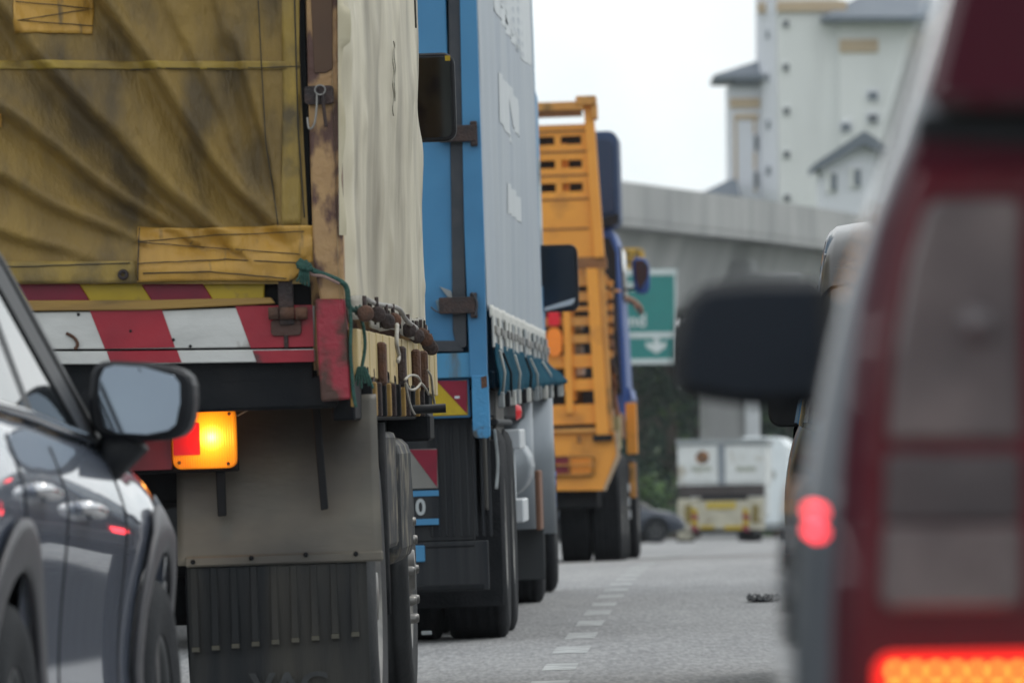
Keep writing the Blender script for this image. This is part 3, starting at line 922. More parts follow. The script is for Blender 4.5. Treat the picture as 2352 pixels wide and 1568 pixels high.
# tail lamp cluster
lampY = .30
V.rb("lamp_bracket", 270, 1000, 548, 1082, .36, .385, BLACK)
tl_ = V.rr("tail_light", 395, 936, 542, 1076, .026, lampY, lampY + .06, AMBERL, bev=.008)
V.rr("red_lens", 397, 971, 459, 1045, .004, lampY - .004, lampY + .004, REDL, tl_, .002)
a = V.r(486, 1004, lampY)
AMBERL.node_tree.nodes["bulb"].inputs[1].default_value = (a[0], lampY, a[1])
for px, py in ((412, 1062), (524, 1064), (526, 950)):
    a = V.r(px, py, lampY)
    lathe("screw", [(.0005, -.003), (.005, -.003), (.006, .002)], RUST, tl_, (a[0], lampY - .001, a[1]), 8, 'y')
V.rr("dull_tail_light", 272, 1010, 394, 1080, .008, lampY + .01, lampY + .06, DREDL)
V.rp("lamp_mount", [(455, 930), (510, 850), (560, 850), (548, 940)], .385, .41, CHASS)
ld = bpy.data.lights.new("indicator_glow", 'POINT')
ld.energy = .9; ld.color = (1, .42, .06); ld.shadow_soft_size = .03
lo = bpy.data.objects.new("indicator_glow", ld); COL.objects.link(lo); lo.parent = r
a = V.r(480, 1005, lampY); lo.location = (a[0], lampY - .05, a[1])
# wheels
wheel(r, .012, 1.32, .505, .28, 1, STEEL, RUBBERD, 0)
wheel(r, -.3, 1.32, .505, .28, 1, STEEL, RUBBER, 0)
wheel(r, -2.52, 1.32, .505, .28, -1, STEEL, RUBBERD, 0)
wheel(r, -2.2, 1.32, .505, .28, -1, STEEL, RUBBER, 0)
wheel(r, -.07, 6.2, .505, .29, 1, STEEL, RUBBERD, 10, hub=.02)
wheel(r, -2.4, 6.2, .505, .29, -1, STEEL, RUBBERD, 10, hub=.035)
# tank and toolbox hung beside the chassis
GRIME = M("grime_spattered_box", (.022, .026, .031), (.045, .047, .048), 5, .6, spec=.3, c3=(.2, .18, .14), t3=.58, s3=7, w3=.07, bump=.4, bscale=18, rvar=.15)
box("toolbox", -.4, .0, 2.5, 3.5, .62, 1.02, GRIME, r, .02, 2)
box("fuel_tank", -.5, -.0, 3.7, 4.9, .55, 1.0, GRIME, r, .06, 3)
tube("guard_bar", [(.0, 2.1, 1.05), (.0, 2.12, .5), (.0, 2.14, .42)], .022, CHASS, r, 8)
tube("cable", smooth_path([(-.05, .9, 1.1), (-.06, .95, .9), (-.03, 1.0, .62)]), .008, BLACK, r, 6)
tube("fine_wire", [tuple((V.r(px, py, .2)[0], .2, V.r(px, py, .2)[1])) for px, py in ((545, 955), (590, 930), (640, 900), (680, 870), (700, 842))], .0018, WHITER, r, 5)
# cab
cab = box("cab", -2.35, -.22, 7.25, 8.95, .85, 2.75, M("yellow_cab_paint", (.5, .32, .05), (.46, .29, .05), 3, .4), r, .08, 3)
box("cab_window", -.235, -.21, 7.55, 8.5, 1.75, 2.45, GLASS, cab, .01)
box("windscreen", -2.2, -.4, 8.94, 8.96, 1.7, 2.55, GLASS, cab, .01)
Ym = 8.6
mir = V.rr("side_mirror", 930, 122, 1046, 326, .045, Ym, Ym + .07, BLACKP, r, .012)
V.rr("mirror_glass", 940, 131, 1036, 317, .03, Ym - .003, Ym + .01, MIRRORD, mir, .001)
V.rr("mirror_sticker", 1022, 128, 1034, 140, .002, Ym - .005, Ym, YELR, mir, 0)
q = V.r(935, 225, Ym)
tube("mirror_arm", [(-.15, Ym + .05, 1.7), (q[0], Ym + .04, q[1] - .2), (q[0], Ym + .04, q[1] + .2), (-.15, Ym + .05, 2.6)], .012, BLACK, r, 8)
box("headboard", -2.42, -.02, 6.98, 7.05, 1.2, 3.5, OCHRE, r, .01)
grid("roof_tarpaulin", lambda u, v: (-2.43 + 2.44 * u, -.02 + 7.05 * v, 3.6 + .12 * math.sin(math.pi * u)), rng(0, 1, 10), rng(0, 1, 20), CREAM, r)

# ------------------------------------------------------------------ BLUE LORRY
V = Veh("blue_lorry", 1125, 1000, 41.0, 1.52, 1.29,
        "tall blue box lorry with silver grey side curtain ahead of the yellow lorry", "lorry")
r = V.root
DARKB = M("dark_underrun", (.012, .015, .02), (.026, .029, .033), 3, .65, spec=.3, stretch=(8, 1, .4), bump=.1)
top = -1000
# rear frame and doors
fr = V.rp("rear_frame_post", [(1046, top), (1064, top), (1094, 0), (1111, 520), (1119, 866), (1080, 866), (1066, 520), (1056, 0)], -.02, .1, BLUE)
V.rp("post_foot", [(1083, 862), (1120, 862), (1126, 1000), (1119, 1006), (1092, 1006), (1086, 998)], -.026, .08, BLUEC)
V.rp("paint_chip", [(1104, 866), (1118, 862), (1119, 888), (1106, 892)], -.029, -.02, RUST, bev=.001)
dr = V.rb("rear_door", 500, top, 1050, 790, .012, .06, BLUE)
V.rb("rear_door", -90, top, 494, 790, .012, .06, BLUE)
V.rp("door_gasket", [(1006, top), (1036, top), (1059, 0), (1072, 795), (1050, 805), (1040, 760), (1030, 0)], -.002, .03, GASKET)
V.rp("door_gasket", [(-90, 786), (1052, 782), (1066, 807), (-90, 811)], -.002, .03, GASKET)
for x in (200, 800):
    V.rt("lock_rod", [(x, top, -.02), (x + 20, 760, -.02)], .014, STEEL, sm=False)
V.rb("rear_sill", -100, 809, 1092, 866, .0, .12, BLUEW)
for yy in (308, 702):
    V.rb("hinge_bracket", 1008, yy - 20, 1092, yy + 18, -.05, -.004, DRUST)
    V.rb("hinge_knuckle", 1080, yy - 30, 1096, yy + 28, -.045, .0, DRUST)
V.rt("hinge_cable", [(1082, 672, -.05), (1090, 680, -.05), (1096, 700, -.05), (1092, 725, -.05)], .005, GASKET)
V.rt("hinge_wire", [(990, 705, -.03), (1004, 716, -.04), (1030, 720, -.04)], .004, GASKET)
V.rp("worn_patch", [(1010, 658), (1036, 668), (1040, 686), (1028, 682)], -.001, .012, GREYS, bev=.001)
V.rp("worn_patch", [(1000, 690), (1020, 684), (1022, 716), (1006, 712)], .004, .012, M("worn_blue", (.12, .22, .3), (.2, .25, .27), 20, .6), bev=.001)
# reflective plates
V.rb("plate_backing", 900, 868, 1079, 958, .03, .06, BLUE)
pl = V.rb("reflective_plate", 905, 873, 1074, 953, .02, .032, YELR)
V.rp("red_triangle", [(1002, 874), (1073, 874), (1073, 950)], .016, .021, MAROON, pl, .001)
V.rp("red_triangle", [(905, 950), (980, 950), (950, 930), (905, 900)], .016, .021, MAROON, pl, .001)
V.rb("sticker", 1044, 909, 1056, 915, .013, .017, WHITEP, pl, .001)
# dark underrun panel with vertical ribs, lower panel, flap
V.rb("underrun_panel", 560, 958, 1086, 1240, .1, .16, DARKB)
for i in range(9):
    x = 985 + 17 * i
    V.rb("panel_rib", x, 975, x + 7, 1232, .09, .102, DARKB)
V.rb("step_panel", 560, 1240, 1122, 1354, .06, .15, DARKB)
V.rb("panel_edge", 560, 1250, 1090, 1254, .055, .06, CHASS)
V.rb("panel_edge", 560, 1340, 1112, 1352, .05, .06, CHASS)
np_ = V.rb("number_board", 880, 1126, 1009, 1207, .08, .1, DARKB)
V.rb("blue_bar", 890, 1127, 1008, 1140, .076, .081, BLUE, np_, .001)
V.rb("blue_bar", 890, 1192, 1008, 1206, .076, .081, BLUE, np_, .001)
a = V.r(966, 1166, .075)
text("plate_digit", "0", .105, M("pale_digit", (.42, .46, .48), None, 9, .5), np_, Matrix.Translation((a[0], .078, a[1])) @ Matrix.Rotation(math.pi / 2, 4, 'X') @ Matrix.Scale(.9, 4, (1, 0, 0)), .001, .003)
p2 = V.rb("warning_plate", 900, 1031, 1005, 1123, .08, .095, M("grey_plate", (.2, .2, .19), None, 9, .6))
V.rp("red_triangle", [(940, 1032), (1004, 1032), (1004, 1118)], .076, .081, MAROON, p2, .001)
V.rb("blue_label", 950, 1252, 976, 1290, .05, .058, BLUE)
V.rb("paper_scrap", 968, 1448, 992, 1457, -.1, -.095, GREYS)
box("container_floor", -2.5, -.01, .05, 12.0, 1.06, 1.2, CHASS, r, .01)
for xx in (-1.75, -.8):
    box("chassis_rail", xx - .06, xx + .06, .3, 12.4, .75, 1.06, CHASS, r, .01)
# flank: silver curtain with soft vertical waves
ztop = 4.15
def curt(u, v):
    Y = .09 + 11.6 * u
    zb = 1.56
    Z = zb + (ztop - zb) * v
    X = .004 + .007 * math.sin(u * 74 + .4 * v) + .012 * fbm(u * 9, v * 1.2, 5) + .018 * math.sin(math.pi * v) * math.sin(math.pi * u)
    return (X, Y, Z)
cu_ = grid("side_curtain", curt, rng(0, 1, 150), rng(0, 1, 16), SILVER, r)
def cpt(px, py, off=.006):
    Y, Z = V.s(px, py, .012)
    u = max(0, min(1, (Y - .09) / 11.6))
    X = curt(u, max(0, min(1, (Z - 1.56) / (ztop - 1.56))))[0] + off
    return (X, Y, Z)
for quad in ([(1118, -70), (1214, -60), (1216, 150), (1190, 135)], [(1112, -60), (1160, -40), (1180, 110), (1140, 40)],
             [(1142, 165), (1160, 195), (1172, 330), (1146, 280)], [(1164, 190), (1188, 245), (1190, 322), (1172, 290)],
             [(1162, 420), (1180, 440), (1182, 500), (1164, 490)], [(1180, 446), (1194, 460), (1197, 516), (1184, 505)]):
    (ax, ay), (bx, by), (cx, cy), (dx, dy) = quad
    def qf(u, v):
        x = (ax + (bx - ax) * u) * (1 - v) + (dx + (cx - dx) * u) * v
        y_ = (ay + (by - ay) * u) * (1 - v) + (dy + (cy - dy) * u) * v
        return cpt(x, y_, .0025)
    grid("curtain_print", qf, rng(0, 1, 60), rng(0, 1, 8), SILVERW, cu_)
# front rim bar seen as the far edge of the curtain
box("front_bulkhead", -2.5, -.0, 11.7, 11.8, 1.1, 4.2, BLUE, r, .02)
box("roof", -2.52, .0, .0, 11.8, 4.15, 4.22, WHITEP, r, .02)
box("left_wall", -2.52, -2.46, .05, 11.7, 1.15, 4.15, BLUE, r, .01)
# webbing hem, buckle straps
def hem2(u, v):
    X, Y, Z = curt(u, 0)
    return (X + .012, Y, Z - .03 + .06 * v)
grid("curtain_hem", hem2, rng(0, 1, 90), rng(0, 1, 3), WHEM, r, thick=.004)
for i in range(34):
    u = (i + .5) / 34
    X, Y, Z = curt(u, 0)
    wd = random.uniform(.12, .165)
    ln = random.uniform(.165, .185)
    st = box("buckle_strap", X + .01, X + .022, Y - wd, Y + wd, Z - ln, Z - .02, GREYS if i % 3 else WHEM, r, .003)
    box("buckle", X + .02, X + .034, Y - wd * .7, Y + wd * .7, Z - ln * .62, Z - ln * .4, STEEL, st, .003)
# teal tarpaulin hanging under the hem, belling outwards
def teal(u, v):
    X, Y, Z = curt(.01 + u * .99, 0)
    b = smoothstep(0, .9, v) * (1 - .3 * smoothstep(.85, 1, v))
    zt_ = Z - .15
    Zb = Z - .40 + .10 * u
    return (X + .022 + (.012 + .11 * u * u) * b + .004 * math.sin(u * 33 + v * 3) + .008 * fbm(u * 3, v * 2, 2), Y, zt_ + (Zb - zt_) * v)
grid("teal_side_skirt", teal, rng(0, 1, 90), rng(0, 1, 14), TEAL, r, thick=.004)
for i in range(16):
    u = (i + .3) / 16
    p0 = Vector(teal(u, .15)); p1 = Vector(teal(min(1, u + .015), .97))
    if i % 4 == 0 or i % 5 == 2: tube("skirt_cord", [p0 + Vector((.012, 0, 0)), (p0 + p1) / 2 + Vector((.03, 0, 0)), p1 + Vector((.012, 0, -.02))], .007, WHEM if i % 4 == 0 else BLACK, r, 6)
for i in range(24):
    X, Y, Z = teal((i + .5) / 24, 1)
    box("skirt_hook", X - .01, X + .02, Y - .05, Y + .05, Z - .06, Z + .015, (GREYS, WHEM, BLACK)[i % 3], r, .004)
# under the flank
Yc = lambda px, py=1000, X=.0: V.s(px, py, X)[0]
box("side_guard_plate", -.05, -.02, .25, 1.2, .62, 1.15, M("grey_brown_board", (.1, .097, .09), (.07, .068, .065), 3, .7, stretch=(1, 1, .4)), r, .01)
box("side_guard_plate", -.04, -.005, 1.3, 2.7, .55, 1.2, MATS["grey_brown_board"], r, .01)
tube("post_chain", smooth_path([(.02, .1, 1.0), (.03, .12, .85), (.02, .1, .72)]), .009, GREYS, r, 6)
box("side_rail_bracket", -.1, .05, 3.6, 4.6, .9, 1.0, WHITEP, r, .006)
box("side_rail_bracket", -.1, .05, 3.8, 4.8, .52, .64, WHITEP, r, .006)
box("side_rail_upright", -.04, .0, 4.3, 4.42, .6, .95, WHITEP, r, .006)
tube("air_tank", [(-.12, 5.0, .8), (-.12, 6.6, .8)], .17, TANK, r, 20)
tube("vertical_tank", [(-.14, 7.2, .45), (-.14, 7.2, 1.15)], .17, TANK, r, 24)
tube("vertical_tank", [(-.1, 9.2, .4), (-.1, 9.2, 1.25)], .2, TANK, r, 24)
tube("exhaust_stack", [(-.05, 10.2, .5), (-.05, 10.2, 1.35)], .09, TANK, r, 16)
a = V.s(1236, 1080, .02); b = V.s(1250, 1212, .02)
box("brown_board", .0, .03, a[0] - .1, b[0] + .3, b[1], a[1], BROWNP, r, .006)
box("blue_guard_post", -.16, -.06, 3.1, 3.3, .6, 1.3, BLUE, r, .008)
lathe("red_side_lamp", [(.001, .03), (.03, .026), (.045, .0)], REDL, r, (.02, 4.1, 1.09), 16, 'x')
for py in (1092, 1110, 1140, 1160, 1188, 1208):
    q = V.r(1270, py, 11.2)
    tube("blue_hose_ring", [(q[0] - .04, 11.2, q[1]), (q[0] + .02, 11.2, q[1])], .022, BLUERING, r, 12)
# trailer and tractor wheels with flaps
for Yw in (1.0, 2.3):
    wheel(r, .03, Yw, .51, .28, 1, STEEL, RUBBER)
    wheel(r, -.29, Yw, .51, .28, 1, STEEL, RUBBER)
    wheel(r, -2.53, Yw, .51, .28, -1, STEEL, RUBBER)
for Yw in (9.6, 13.2):
    wheel(r, .0, Yw, .51, .28, 1, STEEL, RUBBER)
    wheel(r, -2.5, Yw, .51, .28, -1, STEEL, RUBBER)
wheel(r, -.3, 9.6, .51, .28, 1, STEEL, RUBBER)
for x0, x1 in ((-.65, .03), (-2.55, -1.9)):
    box("mudflap", x0, x1, .42, .44, .16, .95, RUBBER, r, .004)
    box("wheel_fender", x0, x1, .44, 3.0, 1.02, 1.05, DARKB, r, .01)
    f2 = box("mudflap", x0, x1, 8.95, 8.97, .14, .62, M("printed_flap", (.035, .04, .045), None, 4, .6) if x0 > -1 else MATS["printed_flap"], r, .004)
    if x0 > -1:
        grid("flap_print", lambda u, v: (-.6 + .3 * u + .03 * math.sin(v * 5), 8.945, .33 + .13 * v), rng(0, 1, 8), rng(0, 1, 6), M("faded_flap_print", (.13, .06, .02), (.05, .045, .04), 9, .7, c3=(.2, .13, .03), t3=.55, s3=6), f2)
# tractor cab and mirror
cab = box("cab", -2.48, -.04, 12.4, 14.3, .7, 3.2, BLUE, r, .1, 3)
box("cab_window", -.05, -.03, 12.9, 13.9, 1.9, 2.7, GLASS, cab, .01)
Ym = 13.9
mir = V.rr("side_mirror", 1215, 562, 1328, 716, .05, Ym, Ym + .12, BLACKP, r, .02)
V.rr("mirror_glass", 1222, 570, 1320, 708, .04, Ym - .004, Ym + .01, M("dark_mirror_reflection", (.045, .06, .08), (.03, .04, .055), 2, .1, .6), mir, .001)
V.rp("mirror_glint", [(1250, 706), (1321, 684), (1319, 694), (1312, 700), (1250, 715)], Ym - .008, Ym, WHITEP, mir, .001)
q = V.r(1235, 640, Ym)
tube("mirror_arm", [(-.2, Ym, 1.9), (q[0], Ym + .06, q[1] - .1), (q[0], Ym + .06, q[1] + .2), (-.2, Ym, 2.9)], .015, BLACK, r, 8)

# ------------------------------------------------------------------ ORANGE LORRY
V = Veh("orange_lorry", 1395, 900, 81.0, 2.46, 1.29,
        "orange high-sided lorry with slatted tail gate and blue cab", "lorry")
r = V.root
# top beam, upper gate panel with slots
V.rb("top_beam", 900, 232, 1340, 252, -.12, .1, ORANGED)
V.rb("beam_cap", 1322, 220, 1368, 240, -.14, .25, ORANGED)
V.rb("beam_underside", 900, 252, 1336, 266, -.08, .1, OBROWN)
V.rb("beam_end", 1358, 236, 1370, 272, -.1, .3, ORANGED)
V.rp("gate_post", [(1340, 240), (1362, 240), (1375, 420), (1388, 590), (1366, 592), (1352, 420)], -.05, .12, ORANGE)
# panel built as rails and stiles so the slots are real openings
rows = [(284, 311), (330, 366), (384, 419), (438, 470)]
for a_, b_ in rows:
    V.rb("panel_rail", 1000, a_, 1356 if a_ < 400 else 1362, b_, .0, .06, ORANGE)
V.rb("panel_sheet", 1000, 468, 1372, 594, .0, .06, ORANGE)
for x0, x1 in ((1275, 1290), (1337, 1360), (1210, 1228)):
    V.rb("panel_stile", x0, 300, x1, 472, .002, .062, ORANGE)
for yy in (300, 347, 401, 456, 524):
    V.rb("panel_groove", 1000, yy - 2, 1352, yy + 2, -.012, .004, OBROWN)
V.rb("panel_back", 1000, 300, 1345, 445, .3, .34, M("dark_load", (.018, .026, .04), None, 3, .6))
# lower ladder gate
V.rp("gate_beam", [(1000, 594), (1392, 590), (1394, 616), (1000, 622)], -.02, .15, OBROWN)
for i, (a_, b_) in enumerate(((632, 655), (668, 690), (702, 712), (725, 746), (766, 786), (812, 842), (868, 895), (926, 972))):
    V.rb("gate_slat", 1000, a_, 1396, b_, .02, .07, ORANGED if i < 5 else ORANGE)
V.rp("gate_stile", [(1346, 616), (1372, 616), (1398, 1000), (1370, 1004)], -.05, .06, ORANGE)
V.rp("gate_stile", [(1372, 616), (1388, 616), (1408, 985), (1396, 990)], -.02, .1, ORANGED)
V.rb("gate_stile", 1296, 708, 1313, 950, -.03, .05, ORANGE)
V.rb("gate_stile", 1230, 708, 1246, 950, -.03, .05, ORANGE)
for px, py in ((1329, 748), (1330, 806), (1333, 850)):
    V.rb("load_crate", px - 10, py - 12, px + 10, py + 12, .2, .35, GREYS if py < 840 else WHITEP)
V.rb("load_back", 1000, 640, 1390, 930, .4, .45, MATS["dark_load"])
V.rb("lower_rail", 1000, 982, 1370, 992, -.04, .1, ORANGED)
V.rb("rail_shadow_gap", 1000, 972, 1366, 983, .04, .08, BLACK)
V.rr("gate_lamp", 1258, 716, 1286, 748, .03, -.06, -.02, REDL)
V.rr("gate_lamp", 1256, 752, 1290, 818, .08, -.06, -.02, M("orange_lens", (.8, .22, .02), None, 9, .3, emit=(1, .25, .02), estr=.12))
bp = V.rp("rear_bumper", [(1000, 990), (1412, 990), (1418, 1040), (1386, 1126), (1000, 1130)], .02, .09, ORANGE, bev=.008)
V.rp("bumper_edge", [(1411, 992), (1419, 990), (1424, 1050), (1391, 1127), (1384, 1126), (1416, 1044)], .0, .1, M("pale_edge", (.45, .33, .22), None, 4, .5), bp)
V.rb("stile_socket", 1362, 998, 1406, 1012, -.08, .06, BLACK)
V.rb("support_gusset", 1326, 1000, 1334, 1016, -.02, .05, OBROWN)
lb = V.rb("tail_light", 1268, 1048, 1364, 1092, -.03, .03, BLACK)
V.rb("red_lens", 1270, 1051, 1306, 1066, -.045, -.025, DREDL, lb)
V.rb("red_lens", 1270, 1072, 1306, 1087, -.045, -.025, DREDL, lb)
V.rb("amber_lens", 1311, 1050, 1362, 1090, -.045, -.025, M("unlit_amber_lens", (.75, .26, .02), None, 8, .35), lb)
for yy in (1047, 1068, 1090):
    V.rt("lamp_guard_bar", [(1262, yy, -.08), (1366, yy - 1, -.08)], .008, ORANGED, lb, sm=False)
for xx in (1308, 1358):
    V.rt("lamp_guard_bar", [(xx, 1046, -.08), (xx, 1092, -.08)], .006, ORANGED, lb, sm=False)
# flanks, bed
box("side_wall", -.36, -.3, .1, 5.6, 1.5, 3.9, ORANGE, r, .01)
box("side_wall", -2.45, -2.4, .1, 5.6, 1.5, 3.9, ORANGE, r, .01)
for i in range(6):
    box("side_rib", -.3, -.24, .4 + .9 * i, .5 + .9 * i, 1.2, 3.8, ORANGED, r, .01)
box("bed_floor", -2.45, -.03, .1, 6.2, 1.2, 1.45, OBROWN, r, .01)
for xx in (-1.6, -.8):
    box("chassis_rail", xx - .05, xx + .05, .2, 8.2, .7, 1.1, CHASS, r, .01)
box("underbody", -2.3, -.12, .2, 6.0, .5, 1.0, CHASS, r, .02)
# load netting and clutter hanging on the flank
for i in range(11):
    px = 1404 + random.uniform(-4, 22) * (1 if i > 7 else .3)
    y0 = random.uniform(600, 1000)
    V.rt("hanging_rope", [(px, y0, 3), (px + random.uniform(-5, 6), y0 + 45, 3.05), (px + random.uniform(-4, 12), y0 + 100, 3)], .018, (DRUST, RUST, DRUST, OBROWN)[i % 4])
for k in range(7):
    V.rp("load_hook", [(1398, 640 + 27 * k), (1408, 645 + 27 * k), (1406, 660 + 27 * k), (1396, 658 + 27 * k)], 1.0, 1.2, ORANGED if k != 5 else OBROWN)
V.rb("side_bracket", 1438, 925, 1462, 1042, 5.6, 5.9, ORANGE)
V.rb("side_bracket", 1446, 1062, 1460, 1142, 5.6, 5.8, ORANGED)
V.rb("canvas_bundle", 1402, 955, 1424, 1030, 1.4, 1.8, M("ochre_canvas", (.36, .33, .17), (.3, .24, .12), 5, .7))
for px, py in ((1442, 1120), (1442, 1152), (1444, 1180)):
    V.rb("white_tag", px - 5, py - 10, px + 5, py + 10, 4.4, 4.45, WHITEP)
for x, Y, sd in ((.06, 1.3, 1), (-.24, 1.3, 1), (-2.5, 1.3, -1), (-2.2, 1.3, -1), (.06, 2.7, 1), (-2.5, 2.7, -1), (.05, 6.9, 1), (-2.45, 6.9, -1)):
    wheel(r, x, Y, .52, .28, sd, STEEL, RUBBER)
# cab: blue body, black window band, navy roof deflector
cabY = 6.3
def cab_x(px, Y): return V.r(px, 700, Y)[0]
cab = V.rp("cab", [(1000, 520), (1404, 522), (1419, 560), (1434, 780), (1440, 900), (1434, 960), (1000, 960)], cabY, 8.3, CABBLUE, bev=.025)
V.rp("cab_rear_panel", [(1000, 546), (1400, 546), (1414, 580), (1421, 780), (1428, 905), (1000, 905)], cabY - .03, cabY + .05, BLACKP, cab)
V.rp("window_band", [(1418, 560), (1428, 570), (1436, 690), (1420, 690)], cabY + .4, 7.9, GLASS, cab, .005)
V.rp("wheel_arch_trim", [(1426, 885), (1446, 890), (1452, 915), (1438, 925), (1426, 905)], cabY + .1, 8.2, CABBLUE, cab)
V.rr("roof_deflector", 1200, 300, 1421, 520, .09, cabY - .1, cabY + .9, NAVY, r, .012)
V.rr("deflector_recess", 1240, 318, 1410, 492, .07, cabY - .125, cabY - .1, M("dark_navy", (.014, .034, .085), None, 3, .4), r, .008)
V.rp("deflector_foot", [(1380, 500), (1421, 490), (1421, 512), (1400, 520), (1380, 518)], cabY - .14, cabY, BLACKP, r)
V.rt("bracket_rod", [(1390, 668, cabY - .1), (1426, 668, cabY - .1)], .012, ORANGED, sm=False)
Ym = 8.0
mir = V.rp("side_mirror", [(1450, 600), (1458, 590), (1482, 592), (1491, 608), (1493, 660), (1486, 674), (1466, 676), (1456, 664)], Ym, Ym + .14, CABBLUE, r, .02)
V.rp("mirror_glass", [(1458, 598), (1480, 598), (1489, 612), (1487, 638), (1470, 668), (1460, 640)], Ym - .01, Ym + .02, M("mirror_shade", (.05, .055, .065), (.09, .05, .06), 9, .12, .5), mir, .003)
q = V.r(1470, 670, Ym)
tube("mirror_arm", [(q[0] - .3, Ym + .1, q[1] - .0), (q[0], Ym + .1, q[1] + .05)], .015, BLACK, r, 6)

# driver: seated body inside the cab, right arm out of the window
VO = V
def skin_body(name, chains, mat, m):
    """chains: lists of (point, radius); first vertex of the first chain is the root"""
    verts, edges, rad = [], [], []
    idx = {}
    for ch in chains:
        prev = None
        for p, rr in ch:
            k = tuple(round(c, 4) for c in p)
            if k not in idx:
                idx[k] = len(verts); verts.append(p); rad.append(rr)
            if prev is not None:
                edges.append((prev, idx[k]))
            prev = idx[k]
    me = bpy.data.meshes.new(name)
    me.from_pydata(verts, edges, [])
    o = bpy.data.objects.new(name, me)
    COL.objects.link(o)
    sm = o.modifiers.new("Skin", 'SKIN')
    sm.use_smooth_shade = True
    for i, v in enumerate(me.skin_vertices[0].data):
        v.radius = (rad[i], rad[i]); v.use_root = (i == 0)
    sb = o.modifiers.new("Sub", 'SUBSURF'); sb.levels = 2; sb.render_levels = 2
    dg = bpy.context.evaluated_depsgraph_get()
    m2 = bpy.data.meshes.new_from_object(o.evaluated_get(dg))
    bpy.data.objects.remove(o); bpy.data.meshes.remove(me)
    m2.materials.clear()
    out = link(name, m2, mat, None, True)
    out.matrix_world = m
    return out
Yh = 7.45
def hp(px, py, dy=0.0):
    a = VO.r(px, py, Yh + dy)
    return (a[0], Yh + dy, a[1])
sh_ = hp(1392, 640)
el = hp(1424, 684)
wr = hp(1452, 690)
kn = hp(1466, 703)
pel = (sh_[0] - .35, Yh + .05, sh_[2] - .55)
che = (sh_[0] - .28, Yh, sh_[2] - .05)
nek = (sh_[0] - .27, Yh, sh_[2] + .14)
hed = (sh_[0] - .27, Yh + .03, sh_[2] + .27)
chains = [[(pel, .16), (che, .17), (nek, .06), (hed, .095), ((hed[0], hed[1], hed[2] + .08), .085)],
          [(che, .17), (sh_, .075), (el, .05), (hp(1438, 686), .042), (wr, .03), (hp(1459, 695), .034), (kn, .032)]]
for dy, tip, mid, rr in ((-.035, (1474, 716), (1473, 706), .0095), (-.012, (1476, 720), (1475, 709), .0098), (.012, (1471, 724), (1473, 712), .0098), (.034, (1466, 722), (1470, 712), .009)):
    chains.append([(kn, .032), (hp(*mid, dy), rr + .002), (hp(*tip, dy), rr)])
chains.append([(hp(1459, 695), .034), (hp(1460, 706, -.04), .011), (hp(1463, 716, -.045), .0095)])
person = skin_body("person", chains, SKIN, VO.m)
tag(person, "driver's bare forearm and relaxed hand hanging out of the blue cab window", "person")
box("shirt", che[0] - .2, che[0] + .2, Yh - .13, Yh + .13, pel[2] - .05, che[2] + .1, SHIRT, person, .08, 3)

# ------------------------------------------------------------------ cars
def interp(keys, x):
    if x <= keys[0][0]:
        return keys[0][1:]
    for i in range(len(keys) - 1):
        if x <= keys[i + 1][0]:
            p0 = keys[max(i - 1, 0)]; p1 = keys[i]; p2 = keys[i + 1]; p3 = keys[min(i + 2, len(keys) - 1)]
            t = (x - p1[0]) / (p2[0] - p1[0])
            out = []
            for k in range(1, len(p1)):
                m1 = (p2[k] - p0[k]) / max(1e-6, p2[0] - p0[0]) * (p2[0] - p1[0]); m2 = (p3[k] - p1[k]) / max(1e-6, p3[0] - p1[0]) * (p2[0] - p1[0])
                h = (2 * t**3 - 3 * t * t + 1) * p1[k] + (t**3 - 2 * t * t + t) * m1 + (-2 * t**3 + 3 * t * t) * p2[k] + (t**3 - t * t) * m2
                out.append(h)
            return tuple(out)
    return keys[-1][1:]

